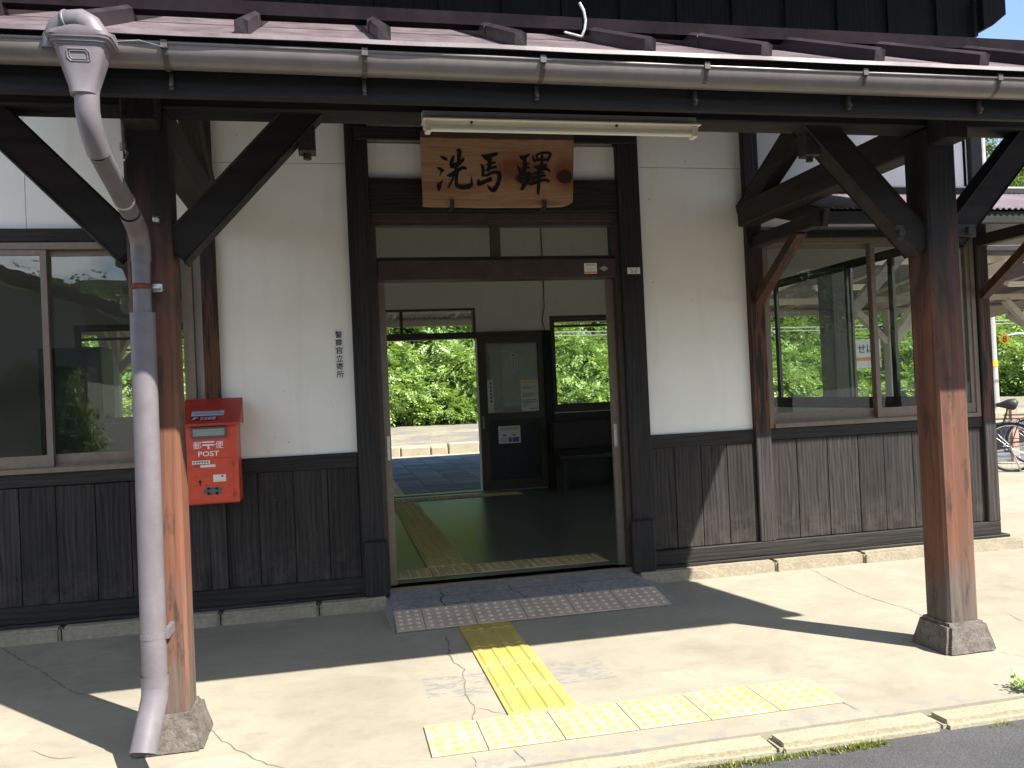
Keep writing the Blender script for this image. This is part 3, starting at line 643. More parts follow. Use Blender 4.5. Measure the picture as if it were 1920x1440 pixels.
# ------------------------------------------------------------------ porch
PX = (-1.10, 2.51)
for x in PX:
    p = obj('porch_post', MB().box(x-.084, x+.084, -2.008, -1.84, .125, 2.53, 0, .013), M['post'], B)
    mb = MB(); bm = bmesh.new(); h = .14
    bmesh.ops.create_cube(bm, size=1)
    for v in bm.verts:
        k = .108 if v.co.z > 0 else .140; v.co = Vector((x+(1 if v.co.x > 0 else -1)*k, -1.924+(1 if v.co.y > 0 else -1)*k, -.01 if v.co.z < 0 else h))
    bmesh.ops.bevel(bm, geom=bm.edges[:], offset=.016, segments=2, affect='EDGES'); bmesh.ops.subdivide_edges(bm, edges=bm.edges[:], cuts=4, use_grid_fill=True)
    for v in bm.verts: v.co += v.co.normalized()*0+Vector((mnoise.noise(v.co*14), mnoise.noise(v.co*14+Vector((9, 0, 0))), mnoise.noise(v.co*12+Vector((0, 9, 0)))*.5))*.005
    mb.bm(bm); obj('post_footing', mb, M['darkstone'], p)
    obj('tie_beam', MB().box(x-.065, x+.065, -2.12, -.046, 2.44, 2.605, 0, .008), M['beamy'], B)
    obj('knee_brace', MB().beam((x-.005, -.02, 2.52), (x-.005, -1.25, 3.13), .085, .15, ch=.006), M['beamy'], B)
obj('porch_beam', MB().box(-2.12, 3.42, -2.004, -1.85, 2.53, 2.68, 0, .008), M['beamx'], B)
obj('inner_beam', MB().box(-2.12, 3.42, -1.0, -.88, 3.12, 3.24, 0, .006), M['beamx'], B)
def brace(p, q):
    b = obj('corner_brace', MB().beam((p[0], -1.925, p[1]), (q[0], -1.925, q[1]), .095, .128, up=(0, 0, 1), ch=.007), M['brace'], B)
    d = Vector((q[0]-p[0], q[1]-p[1])).normalized(); c = Vector(q)-d*.145
    sx_ = 1 if d.x > 0 else -1
    nrm = Vector((abs(d.y)*sx_, -abs(d.x)))
    c2 = c+nrm*.075
    obj('bolt_block', MB().box(c2.x-.036, c2.x+.036, -1.965, -1.885, c2.y-.065, c2.y+.045, 0, .003).tube([(c2.x, -1.925, c2.y-.062), (c2.x, -1.925, c2.y-.088)], .017, 8), M['bolt'], b)
brace((-1.02, 1.965), (-.435, 2.60)); brace((-1.18, 1.98), (-1.78, 2.62)); brace((2.43, 1.965), (1.81, 2.62)); brace((2.59, 2.0), (3.17, 2.62))
# bracket irons where the braces meet the posts
obj('iron_bracket', MB().box(2.26, 2.30, -1.985, -1.972, 1.99, 2.06).tube([(2.28, -2.005, 2.02), (2.28, -1.96, 2.02)], .018, 10), M['bolt'], B)
obj('iron_bracket', MB().box(2.60, 2.70, -1.99, -1.975, 2.0, 2.06).tube([(2.66, -2.01, 2.03), (2.66, -1.96, 2.03)], .02, 8), M['bolt'], B)
obj('fascia_board', MB().box(-2.14, 3.48, -2.672, -2.64, 2.345, 2.47, 0, .004), M['beamx'], B)
obj('eave_beam', MB().box(-2.12, 3.44, -2.63, -2.52, 2.385, 2.50, 0, .006), M['beamx'], B)
E0 = (-2.80, 2.497); SL = .48
def rz(y, up=0): return E0[1]+SL*(y-E0[0])+up
roof = obj('porch_roof', MB().prism([(E0[0], rz(E0[0])), (-.0, rz(-.0)), (-.0, rz(-.0)-.012), (E0[0], rz(E0[0])-.012)], -2.22, 3.58, 'x'), M['roofpan'], B)
obj('roof_sheathing', MB().prism([(E0[0]+.03, rz(E0[0]+.03)-.014), (-.0, rz(0)-.014), (-.0, rz(0)-.034), (E0[0]+.03, rz(E0[0]+.03)-.034)], -2.20, 3.56, 'x'), M['beamy'], roof)
for i in range(13):
    x = -2.25+.452*i
    obj('rafter', MB().beam((x+.2, -2.6, rz(-2.6)-.075), (x+.2, -.01, rz(-.01)-.075), .05, .075), M['beamy'], roof)
rr = random.Random(8)
XR = [-.651+.4515*k for k in range(-3, 10)]
for x in XR:
    mb = MB(); segs = 5; ys_ = [-2.815, -2.30, -1.55, -.8, -.01]; jx = rr.uniform(-.006, .006)
    for k in range(4):
        a, b = ys_[k], ys_[k+1]; e = .0012*(k % 2)
        vs = [(x+jx-.021-e, a, rz(a)), (x+jx+.021+e, a, rz(a)), (x+jx+.021+e, a, rz(a, .052)), (x+jx+.004, a, rz(a, .062+e)), (x+jx-.021-e, a, rz(a, .052)),
              (x-.021-e, b, rz(b)), (x+.021+e, b, rz(b)), (x+.021+e, b, rz(b, .052)), (x+.004, b, rz(b, .062+e)), (x-.021-e, b, rz(b, .052))]
        if k == 0: vs[:5] = [(vx, vy+(.012 if vz < rz(a, .03) else 0), vz-.004) for vx, vy, vz in vs[:5]]
        mb.add(vs, [(0, 1, 2, 3, 4), (0, 5, 6, 1), (1, 6, 7, 2), (2, 7, 8, 3), (3, 8, 9, 4), (4, 9, 5, 0), (5, 9, 8, 7, 6)])
    obj('roof_rib', mb, M['roofrib'], roof)
# turned down front lip of the sheets, slightly uneven
mb = MB(); vs = []; n = 300
for i in range(n+1):
    x = -2.22+5.80*i/n; w_ = .004*mnoise.noise(Vector((x*3.1, 0, 0)))
    vs += [(x, E0[0]-.006, rz(E0[0])+.003+w_*.5), (x, E0[0]-.010+w_, rz(E0[0])-.013+w_)]
mb.add(vs, [(2*i, 2*i+1, 2*i+3, 2*i+2) for i in range(n)]); obj('roof_lip', mb, M['roofpan'], roof)
sg = obj('snow_guard', MB().box(-2.2, 3.55, -2.205, -2.197, 2.832, 2.884).box(-2.2, 3.45, -2.197, -2.15, 2.832, 2.838), M['guard'], roof)
obj('wire_hook', MB().tube([(.655, -2.215, 2.80), (.668, -2.215, 2.83), (.676, -2.21, 2.87), (.670, -2.21, 2.91), (.655, -2.205, 2.945)], .006, 8).tube([(.655, -2.215, 2.80), (.57, -2.25, 2.80)], .005, 6), M['zinc'], roof)
# upper storey wall, purlin and the main roof
mb = MB(); x = -8.0; rr = random.Random(2)
while x < 4.47:
    w_ = min(.42, 4.49-x); mb.box(x, x+w_-.004, -.02-rr.uniform(0, .004), .06, 3.87, 6.0); mb.box(x-.02, x+.02, -.045, -.025, 3.87, 6.0); x += w_
obj('upper_cladding', mb, M['upper'], B)
obj('upper_side_cladding', MB().box(4.495, 4.52, -.04, 5.2, 3.9, 6.0), M['postdark'], B)
obj('purlin_end', MB().prism([(4.52, 3.93), (4.60, 3.96), (4.72, 4.05), (4.72, 4.16), (4.69, 4.175), (4.52, 4.18)], -.10, .12, 'y'), M['upper'], B)
obj('main_roof', MB().prism([(-1.65, 4.95), (2.6, 6.9), (6.4, 5.10), (6.4, 5.22), (2.6, 7.02), (-1.65, 5.07)], -8.6, 5.75, 'x'), M['roofrib'], B)
obj('gable_wall', MB().prism([(0, 5.0), (5.1, 5.0), (5.1, 5.7), (2.6, 6.88), (0, 5.7)], 4.37, 4.49, 'x'), M['postdark'], B)

# window awning -------------------------------------------------------
mb = MB(); p = .045; n = int((6.0-2.55)/p*6); vs = []
for i in range(n+1):
    x = 2.55+i*p/6; c = .0075*sin(2*pi*i/6)
    vs += [(x, -.955, 2.372+c), (x, -.0, 2.70+c)]
mb.add(vs, [(2*i, 2*i+2, 2*i+3, 2*i+1) for i in range(n)])
aw = obj('window_awning', mb, M['corr'], B, smooth=True)
obj('awning_fascia', MB().box(2.53, 6.0, -.93, -.895, 2.285, 2.362, 0, .003).box(2.53, 6.0, -.06, -.046, 2.69, 2.73), M['beamx'], aw)
obj('awning_flashing', MB().box(2.64, 6.0, -.045, -.03, 2.70, 2.745).box(4.5, 6.0, -.03, .0, 2.3, 2.74), M['grey_white'], aw)
for x in (2.56, 5.98): obj('awning_barge', MB().beam((x, -.03, 2.60), (x, -.955, 2.315), .035, .11), M['beamy'], aw)
obj('awning_ceiling', MB().prism([(-.89, 2.345), (-.03, 2.345+.29), (-.03, 2.63), (-.89, 2.34)], 2.60, 6.0, 'x'), M['beamy'], aw)
for x in (2.585, 4.45):
    obj('awning_arm', MB().box(x-.04, x+.04, -.80, -.046, 2.29, 2.375, 0, .005), M['beamy'], aw)
    obj('awning_brace', MB().beam((x, -.035, 1.915), (x, -.62, 2.30), .06, .062, up=(0, 1, 1), ch=.004), M['redbrace'], aw)

# gutter, hopper, downpipe -----------------------------------------------
mb = MB(); n = 14; r = .056; GX0, GX1 = -2.26, 3.545; segs = 60; GY, GZ = -2.735, 2.462
vs = []
for i in range(segs+1):
    x = GX0+(GX1-GX0)*i/segs; dz = -.004*sin(x*1.1)+.006*min(0, x)*.1
    for k in range(n+1):
        a = pi+pi*k/n; sag = 1.0
        vs.append((x, GY+r*cos(a), GZ+dz+r*1.02*sin(a)))
W_ = n+1
mb.add(vs, [(i*W_+k, i*W_+k+1, (i+1)*W_+k+1, (i+1)*W_+k) for i in range(segs) for k in range(n)])
vs2 = [(a, GY+(b-GY)*.94, GZ+(c-GZ)*.94) for a, b, c in vs]
mb.add(vs2, [(i*W_+k, (i+1)*W_+k, (i+1)*W_+k+1, i*W_+k+1) for i in range(segs) for k in range(n)])
mb.tube([(GX0+(GX1-GX0)*i/segs, GY-r, GZ-.004*sin((GX0+(GX1-GX0)*i/segs)*1.1)+.002) for i in range(segs+1)], .0058, 8)
gut = obj('rain_gutter', mb, M['gutter'], B, auto=60)
for x in (-2.08, -1.48, -.881, -.269, .328, .926, 1.556, 2.136, 2.74, 3.3):
    mb = MB(); q = []; rb = r+.003
    for k in range(13):
        a = pi+pi*k/12; q.append((GY+rb*cos(a), GZ+rb*1.02*sin(a)))
    for k in range(12):
        mb.add([(x-.008, q[k][0], q[k][1]), (x+.008, q[k][0], q[k][1]), (x+.008, q[k+1][0], q[k+1][1]), (x-.008, q[k+1][0], q[k+1][1])], [(0, 1, 2, 3)])
    mb.box(x-.010, x+.010, GY-rb-.006, GY-rb+.010, GZ-.012, GZ+.012)
    mb.box(x-.006, x+.006, -2.690, -2.674, 2.36, 2.41).tube([(x, -2.70, 2.372), (x, -2.684, 2.372)], .006, 8)
    obj('gutter_bracket', mb, M['bronze_d'], gut)
mb = MB()   # rain hopper: moulded funnel with a scalloped, stepped rim
prof = [(.036, 2.255), (.042, 2.262), (.044, 2.30), (.055, 2.36), (.075, 2.44), (.090, 2.482), (.093, 2.484), (.094, 2.492), (.103, 2.497), (.104, 2.508), (.113, 2.514), (.114, 2.522), (.118, 2.528), (.118, 2.55)]
cxh, cyh = -1.104, -2.83; b = len(mb.v); n = 48
for rr_, z in [(a*(1 if z < 2.4 else 1-.16*min(1, (z-2.4)/.08)), 2.278+(z-2.255)*.60) for a, z in prof]:
    for k in range(n):
        a = 2*pi*k/n; e = 2+4*min(1, max(0, (z-2.27)/.12)); ca, sa = cos(a), sin(a)
        q = (abs(ca)**e+abs(sa)**e)**(-1/e); flat = 1-.28*min(1, max(0, (z-2.27)/.10))
        zz = z+(.008*cos(4*a)+.004 if z > 2.452 else 0)
        mb.v.append((cxh+rr_*q*ca*.92, cyh+rr_*q*sa*flat, zz))
for i in range(len(prof)-1):
    for k in range(n): mb.f.append((b+i*n+k, b+i*n+(k+1)%n, b+(i+1)*n+(k+1)%n, b+(i+1)*n+k)); mb.m.append(0)
mb.add([mb.v[b+k] for k in range(n)], [tuple(range(n))])
# raised frame on the funnel's face (follows its slope)
def onf(u, z, out): 
    k = (z-2.341)/.073; r_ = .055+.018*k; return (cxh+u, cyh-(r_*.74+out), z)
for (hw, z0, z1, cc, tk) in ((.031, 2.368, 2.402, .010, .0020), (.024, 2.374, 2.396, .006, .0016)):
    pts = [(-hw+cc, z0), (hw-cc*.2, z0), (hw, z0+cc*.3), (hw, z1-cc), (hw-cc, z1), (-hw+cc*.2, z1), (-hw, z1-cc*.3), (-hw, z0+cc), (-hw+cc, z0)]
    mb.tube([onf(u, z, .002) for u, z in pts], tk, 6)
dp = obj('downpipe', MB().tube([(-1.098, -2.83, 2.31), (-1.098, -2.83, 2.235), (-1.096, -2.80, 2.185), (-1.093, -2.74, 2.135)], .0345, 20, cap=False)
     .tube([(-1.0935, -2.745, 2.140), (-1.105, -2.20, 2.03)], .033, 20, cap=False)
     .tube([(-1.1035, -2.30, 2.047), (-1.106, -2.17, 2.01), (-1.108, -2.118, 1.965), (-1.110, -2.11, 1.90)], .037, 20, cap=False), M['pvc'], B, smooth=True)
obj('hopper', mb, M['pvc'], dp, auto=35)
obj('upper_pipe', MB().tube([(-1.11, -2.110, 1.98), (-1.113, -2.108, 1.68)], .0335, 24, cap=False), M['pvc'], dp, smooth=True)
obj('lower_pipe', MB().tube([(-1.113, -2.108, 1.70), (-1.120, -2.115, .32), (-1.120, -2.118, .27)], .046, 28, cap=False).tube([(-1.113, -2.108, 1.705), (-1.113, -2.108, 1.698)], .0465, 28, cap=False)
    .tube([(-1.113, -2.108, 1.70), (-1.113, -2.108, 1.7001)], [.046, .033], 28, cap=False), M['pvc'], dp, smooth=True)
def shell(pts, r, n=28, th=.003): 
    m_ = MB().tube(pts, r, n, cap=False); m2 = MB().tube(pts, r-th, n, cap=False); m_.add(m2.v, [tuple(reversed(f)) for f in m2.f])
    k = len(pts)-1; a0 = k*n; b0 = len(m2.v)+k*n
    m_.f += [(a0+i, a0+(i+1) % n, b0+(i+1) % n, b0+i) for i in range(n)]; m_.m += [0]*n; return m_
obj('pipe_shoe', shell([(-1.120, -2.118, .30), (-1.121, -2.125, .25), (-1.135, -2.165, .17), (-1.150, -2.215, .075)], .048), M['pvc'], dp, auto=50)
obj('shoe_socket', MB().tube([(-1.120, -2.116, .33), (-1.120, -2.118, .285)], .0495, 28, cap=False), M['pvc'], dp, smooth=True)
obj('pipe_elbow', shell([(-1.062, -2.83, 2.445), (-1.066, -2.83, 2.465), (-1.082, -2.83, 2.492), (-1.105, -2.825, 2.507), (-1.14, -2.815, 2.508), (-1.172, -2.80, 2.492), (-1.190, -2.79, 2.465), (-1.194, -2.785, 2.435)], .036), M['pvc'], dp, auto=50)
obj('elbow_collar', MB().tube([(-1.140, -2.815, 2.508), (-1.148, -2.812, 2.506)], .0385, 24), M['pvc'], dp, smooth=True)
obj('pipe_strap', MB().tube([(-1.112, -2.108, 1.795), (-1.112, -2.108, 1.815)], .0365, 24), M['rust'], dp, smooth=True)
obj('strap_bolt', MB().box(-1.08, -1.045, -2.075, -2.06, 1.79, 1.82).box(-1.075, -1.05, -2.10, -2.0, 1.80, 1.806), M['zinc'], dp)
obj('pipe_strap', MB().tube([(-1.101, -2.40, 2.071), (-1.1015, -2.385, 2.068)], .0365, 24).box(-1.075, -1.055, -2.05, -2.0, 2.07, 2.09), M['zinc'], dp, smooth=True)
obj('pipe_strap', MB().tube([(-1.120, -2.114, .47), (-1.120, -2.114, .49)], .0475, 24).box(-1.078, -1.060, -2.13, -2.008, .465, .50), M['pvc'], dp)
obj('stay_wire', MB().tube([(-1.01, -2.83, 2.45), (-.95, -2.81, 2.465), (-.885, -2.80, 2.452)], .0015, 5), M['zinc'], dp)
obj('threaded_rod', MB().tube([(-1.172, -2.05, 2.60), (-1.172, -2.05, 2.37)], .006, 8).tube([(-1.172, -2.05, 2.372), (-1.172, -2.05, 2.345)], .013, 8).tube([(-1.165, -2.05, 2.36), (-1.155, -2.06, 2.33), (-1.165, -2.08, 2.30)], .006, 6), M['zinc'], dp)
# =================================================================== OBJECTS ON THE FRONT
FONT = None
def text_mb(txt, x, z, y, height, mb=None, width=None, mi=0, bold=0.0, th=.0006, shear=0):
    """lettering in the XZ plane facing -Y, centred on (x,z); glyph box height in metres"""
    c = bpy.data.curves.new('lettering', 'FONT'); c.body = txt; c.align_x = 'CENTER'; c.resolution_u = 3; c.offset = bold; c.shear = shear
    o = bpy.data.objects.new('lettering', c); sc.collection.objects.link(o); bpy.context.view_layer.update()
    me = bpy.data.meshes.new_from_object(o.evaluated_get(bpy.context.evaluated_depsgraph_get()))
    vs = [v.co.copy() for v in me.vertices]; fs = [tuple(p.vertices) for p in me.polygons]
    bpy.data.objects.remove(o); bpy.data.curves.remove(c); bpy.data.meshes.remove(me)
    mb = mb or MB()
    if not vs: return mb
    x0, x1 = min(v.x for v in vs), max(v.x for v in vs); y0, y1 = min(v.y for v in vs), max(v.y for v in vs)
    s = height/(y1-y0); sx_ = s if width is None else width/(x1-x0)
    mb.add([(x+(v.x-(x0+x1)/2)*sx_, y, z+(v.y-(y0+y1)/2)*s) for v in vs], fs, mi); return mb
# sign board --------------------------------------------------------------
S = thing('name_board', (.71, -.13, 2.56), 'rough cedar plank sign brushed with three black characters above the entrance', 'sign board')
top = []; bot = []
for i in range(41):
    x = .205+(1.232-.205)*i/40
    top.append((x, 3.045+.006*mnoise.noise(Vector((x*3, 0, 0)))-.012*max(0, (x-.9))))
    bz = 2.562+.004*mnoise.noise(Vector((x*4, 5, 0)))-.004*sin((x-.2)*3)
    if x > 1.14: bz += .028*((x-1.14)/.09)**2
    bot.append((x-.028*(x-.205)*(1 if x > 1.1 else .6), bz))
mb = MB(); poly = bot+top[::-1]; n = len(poly); mb.add([(a, -.155, b) for a, b in poly]+[(a, -.118, b) for a, b in poly], [tuple(range(n)), tuple(reversed(range(n, 2*n)))]+[(i, i+n, (i+1) % n+n, (i+1) % n) for i in range(n)])
obj('plank', mb, M['signwood'], S)
ST = [[(0.328,2.883,0.0037),(0.341,2.876,0.0191),(0.359,2.868,0.026),(0.37,2.86,0.0124)],[(0.303,2.81,0.0051),(0.318,2.803,0.0198),(0.335,2.793,0.0242),(0.345,2.791,0.0128)],[(0.332,2.786,0.0128),(0.324,2.77,0.0077),(0.317,2.754,0.002)],[(0.308,2.66,0.0099),(0.311,2.68,0.0281),(0.316,2.697,0.0248),(0.326,2.715,0.014),(0.341,2.735,0.002)],[(0.302,2.685,0.0128),(0.302,2.7,0.0099),(0.307,2.722,0.002)],[(0.415,2.885,0.0128),(0.406,2.865,0.023),(0.398,2.842,0.0242),(0.402,2.819,0.0281),(0.423,2.827,0.0322),(0.443,2.837,0.0306),(0.464,2.853,0.023),(0.478,2.866,0.0179),(0.473,2.876,0.0077)],[(0.437,2.924,0.0102),(0.452,2.922,0.0281),(0.453,2.906,0.0281),(0.448,2.883,0.0242),(0.447,2.853,0.0242),(0.44,2.827,0.0204),(0.424,2.807,0.0153)],[(0.365,2.759,0.0051),(0.387,2.761,0.0273),(0.41,2.774,0.0281),(0.441,2.794,0.023),(0.468,2.81,0.0217),(0.488,2.807,0.023),(0.493,2.8,0.0077)],[(0.421,2.802,0.0128),(0.418,2.771,0.0124),(0.404,2.741,0.0136),(0.387,2.71,0.014),(0.373,2.685,0.014),(0.364,2.677,0.0038)],[(0.441,2.787,0.0128),(0.43,2.761,0.0191),(0.425,2.728,0.0211),(0.427,2.698,0.0281),(0.447,2.686,0.0306),(0.48,2.685,0.0319),(0.508,2.691,0.0332),(0.524,2.706,0.023),(0.525,2.729,0.0128),(0.528,2.76,0.002)],[(0.602,2.893,0.0128),(0.63,2.888,0.0263),(0.664,2.895,0.0262),(0.693,2.903,0.0263),(0.704,2.91,0.0128)],[(0.604,2.89,0.0105),(0.629,2.873,0.0263),(0.65,2.873,0.0341)],[(0.653,2.881,0.0315),(0.649,2.85,0.0263),(0.648,2.825,0.0255),(0.639,2.799,0.0255),(0.631,2.791,0.0128)],[(0.628,2.831,0.0077),(0.654,2.84,0.0179),(0.685,2.849,0.0157)],[(0.623,2.796,0.0079),(0.647,2.809,0.021),(0.689,2.817,0.0184)],[(0.588,2.833,0.0051),(0.601,2.822,0.0236),(0.605,2.799,0.021),(0.602,2.773,0.0217),(0.596,2.757,0.0102)],[(0.599,2.763,0.0153),(0.63,2.763,0.0179),(0.651,2.776,0.0204),(0.682,2.784,0.021),(0.708,2.779,0.0289),(0.712,2.759,0.0289),(0.706,2.728,0.0255),(0.694,2.698,0.0281),(0.677,2.675,0.0315),(0.664,2.664,0.0281),(0.646,2.674,0.021),(0.629,2.697,0.0079)],[(0.571,2.73,0.0158),(0.573,2.707,0.0306),(0.591,2.712,0.0263),(0.623,2.725,0.0255),(0.649,2.738,0.0315),(0.653,2.748,0.0131)],[(0.859,2.889,0.0169),(0.872,2.88,0.0309),(0.889,2.886,0.026),(0.916,2.903,0.0141)],[(0.886,2.878,0.0281),(0.885,2.85,0.0253),(0.887,2.823,0.0281),(0.874,2.795,0.0309),(0.862,2.781,0.0253)],[(0.873,2.839,0.0084),(0.893,2.842,0.0141),(0.913,2.842,0.0112)],[(0.863,2.812,0.0087),(0.892,2.815,0.0169),(0.915,2.818,0.0112)],[(0.833,2.828,0.0056),(0.846,2.806,0.0197),(0.856,2.778,0.0253)],[(0.856,2.773,0.0197),(0.884,2.773,0.0197),(0.913,2.782,0.0169),(0.909,2.762,0.0225),(0.893,2.729,0.026),(0.875,2.702,0.0281),(0.86,2.677,0.0253),(0.851,2.671,0.0113)],[(0.844,2.751,0.0169),(0.854,2.723,0.0169)],[(0.941,2.895,0.0084),(0.948,2.873,0.0202),(0.953,2.857,0.0141)],[(0.964,2.898,0.0113),(0.99,2.911,0.0141),(1.033,2.917,0.0169),(1.061,2.911,0.0202),(1.057,2.891,0.0202),(1.039,2.866,0.0197)],[(0.966,2.896,0.0116),(0.974,2.874,0.0169)],[(1.004,2.907,0.0127),(1.005,2.882,0.0173)],[(0.953,2.862,0.0145),(0.991,2.871,0.0197),(1.039,2.869,0.0173)],[(1.004,2.857,0.0202),(1.0,2.83,0.0231),(0.993,2.802,0.0231)],[(0.946,2.826,0.0056),(0.965,2.818,0.0231),(0.997,2.824,0.0253),(1.029,2.83,0.0141),(1.026,2.844,0.0087)],[(0.97,2.793,0.0141),(1.008,2.808,0.0225),(1.036,2.808,0.0231),(1.055,2.789,0.0116)],[(0.93,2.776,0.0056),(0.958,2.779,0.0197),(0.998,2.785,0.0141),(1.018,2.78,0.0084)],[(0.939,2.743,0.0087),(0.963,2.755,0.0197),(0.994,2.763,0.0231),(1.02,2.764,0.0141)],[(0.918,2.705,0.0169),(0.944,2.713,0.0197),(0.978,2.727,0.0231),(1.013,2.736,0.0197),(1.041,2.728,0.0225)],[(0.98,2.763,0.0225),(0.975,2.724,0.0231),(0.971,2.683,0.0225),(0.966,2.644,0.0169)]]
def stroke_outline(st):
    P = [Vector((a, b)) for a, b, _ in st]; W = [w_*.5 for *_, w_ in st]
    pts = []; ws = []
    for i in range(len(P)-1):          # Catmull-Rom
        p0, p1, p2, p3 = P[max(0, i-1)], P[i], P[i+1], P[min(len(P)-1, i+2)]
        for k in range(6):
            t_ = k/6; t2, t3 = t_*t_, t_**3
            pts.append(.5*((2*p1)+(p2-p0)*t_+(2*p0-5*p1+4*p2-p3)*t2+(3*p1-p0-3*p2+p3)*t3)); ws.append(W[i]*(1-t_)+W[i+1]*t_)
    pts.append(P[-1]); ws.append(W[-1]); return pts, ws
mb = MB(); yy = -.1565
for si, st in enumerate(ST):
    pts, ws = stroke_outline(st); Y = yy-si*.00004; vs = []
    for i, p in enumerate(pts):
        t_ = (pts[min(i+1, len(pts)-1)]-pts[max(i-1, 0)]); t_ = t_.normalized() if t_.length > 1e-6 else Vector((1, 0)); n_ = Vector((-t_.y, t_.x))
        w_ = ws[i]*(1+.10*mnoise.noise(Vector((p.x*60, p.y*60, si))))
        vs += [(p.x+n_.x*w_, Y, p.y+n_.y*w_), (p.x-n_.x*w_, Y, p.y-n_.y*w_)]
    mb.add(vs, [(2*i, 2*i+1, 2*i+3, 2*i+2) for i in range(len(pts)-1)])
    for p, w_ in ((pts[0], ws[0]), (pts[-1], ws[-1])):
        mb.add([(p.x+w_*cos(2*pi*k/10), Y-.00002, p.y+w_*sin(2*pi*k/10)) for k in range(10)], [tuple(range(10))])
obj('brushed_characters', mb, M['ink'], S)
for x in (.39, 1.005): obj('support_hook', MB().box(x-.012, x+.012, -.175, -.036, 2.548, 2.561).box(x-.012, x+.012, -.175, -.158, 2.561, 2.600), M['bolt'], S)
# strip light -------------------------------------------------------------
T = thing('strip_light', (.61, -2.05, 2.45), 'long cream strip light with one bare tube fixed under the porch beam', 'strip light')
obj('backing_board', MB().box(-.002, 1.224, -2.05, -2.008, 2.488, 2.532, 0, .002), M['grey_white'], T)
obj('reflector', MB().prism([(-2.075, 2.484), (-2.02, 2.484), (-2.035, 2.452), (-2.06, 2.452)], .0, 1.222, 'x').box(-.004, 1.226, -2.10, -2.01, 2.482, 2.487), M['white_enamel'], T)
m, t, b, n_, l = G('unlit lamp glass'); b.inputs['Base Color'].default_value = (.78, .76, .66, 1); b.inputs['Roughness'].default_value = .15; M['tube'] = m
obj('lamp_tube', MB().tube([(.03, -2.065, 2.452), (1.19, -2.065, 2.452)], .0135, 16), M['tube'], T, auto=50)
for x in (.018, 1.204): obj('lamp_holder', MB().box(x-.012, x+.012, -2.085, -2.03, 2.434, 2.481, 0, .004), M['white_enamel'], T)
for x in (.20, .84): obj('fixing_screw', MB().tube([(x, -2.078, 2.478), (x, -2.07, 2.478)], .006, 8), M['bolt'], T)
# post box ----------------------------------------------------------------
x0, x1, yf, yb = -1.283, -.985, -.255, -.065; PB = thing('post_box', ((x0+x1)/2, -.16, .757), 'red wall post box with sloping hood and white lettering', 'post box')
obj('body', MB().box(x0, x1, yf, yb, .757, 1.235, 0, .006).prism([(yb, 1.2352), (yb, 1.375), (yf+.02, 1.2352)], x0+.01, x1-.01, 'x'), M['red'], PB)
obj('mounting_plate', MB().box(x0+.03, x1-.03, yb, -.0455, .80, 1.36), M['red_hood'], PB)
H0, H1 = (-.055, 1.385), (-.305, 1.238)
hd = obj('hood', MB().prism([H0, H1, (H1[0], H1[1]-.014), (H1[0]+.006, H1[1]-.014), (H1[0]+.008, H1[1]-.004), (H0[0], H0[1]-.009)], x0-.018, x1+.020, 'x').prism([H0, (H1[0]+.05, H1[1]+.028), (H1[0]+.06, H1[1]-.004), (H0[0], 1.225)], x0-.018, x0-.012, 'x').prism([H0, (H1[0]+.05, H1[1]+.028), (H1[0]+.06, H1[1]-.004), (H0[0], 1.225)], x1+.014, x1+.020, 'x'), M['red_hood'], PB)
def hood_pt(x, s, up=.0012): 
    d = Vector((H1[0]-H0[0], H1[1]-H0[1])); nrm = Vector((-d.y, d.x)).normalized(); nrm = -nrm if nrm.y < 0 else nrm
    p = Vector(H0)+d*s+nrm*up; return (x, p.x, p.y)
def hood_quad(mb, a, b, s0, s1, mi=0, up=.0012): mb.add([hood_pt(a, s1, up), hood_pt(b, s1, up), hood_pt(b, s0, up), hood_pt(a, s0, up)], [(0, 1, 2, 3)], mi)
mb = MB(); hood_quad(mb, -1.245, -1.06, .52, .70, 0); 
for k in range(3): hood_quad(mb, -1.238, -1.08+.01*k, .55+.045*k, .565+.045*k, 1, .0018)
obj('paper_label', mb, [M['paperblue'], M['cab']], hd)
mb = MB(); hood_quad(mb, -1.247, -1.09, .73, .90, 0)
tb = MB(); text_mb('JP', -1.222, 0, 0, 1, tb, width=.034, shear=.3); text_mb('日本郵便', -1.145, 0, 0, 1, tb, width=.085)
mb.add([hood_pt(v[0], .815-v[2]*.11, .0020) for v in tb.v], tb.f, 1)
obj('name_sticker', mb, [M['maroon'], M['white']], hd)
sl = obj('slot_frame', MB().box(-1.247, -1.045, yf-.014, yf-.0005, 1.148, 1.162, 0, .003).box(-1.247, -1.045, yf-.014, yf-.0005, 1.205, 1.219, 0, .003).box(-1.247, -1.236, yf-.0135, yf-.0005, 1.162, 1.205).box(-1.056, -1.045, yf-.0135, yf-.0005, 1.162, 1.205), M['cab'], PB)
obj('slot_flap', MB().box(-1.236, -1.056, yf-.006, yf-.0005, 1.162, 1.205).box(-1.225, -1.067, yf-.008, yf-.0055, 1.172, 1.192), M['steel'], sl)
mb = text_mb('郵', -1.214, 1.108, yf-.001, .044); text_mb('便', -1.088, 1.108, yf-.001, .044, mb)
mb.box(-1.186, -1.116, yf-.0016, yf-.0009, 1.122, 1.130).box(-1.186, -1.116, yf-.0016, yf-.0009, 1.105, 1.113).box(-1.156, -1.146, yf-.0016, yf-.0009, 1.084, 1.105)
text_mb('POST', -1.151, 1.057, yf-.001, .030, mb, width=.118, bold=.012)
obj('white_lettering', mb, M['white'], PB)
mb = MB(); dx0, dx1, dz0, dz1 = -1.252, -1.018, .765, 1.028
mb.box(dx0, dx1, yf-.004, yf-.0005, dz0, dz1, 0, .0015); dr = obj('collection_door', mb, M['red'], PB)
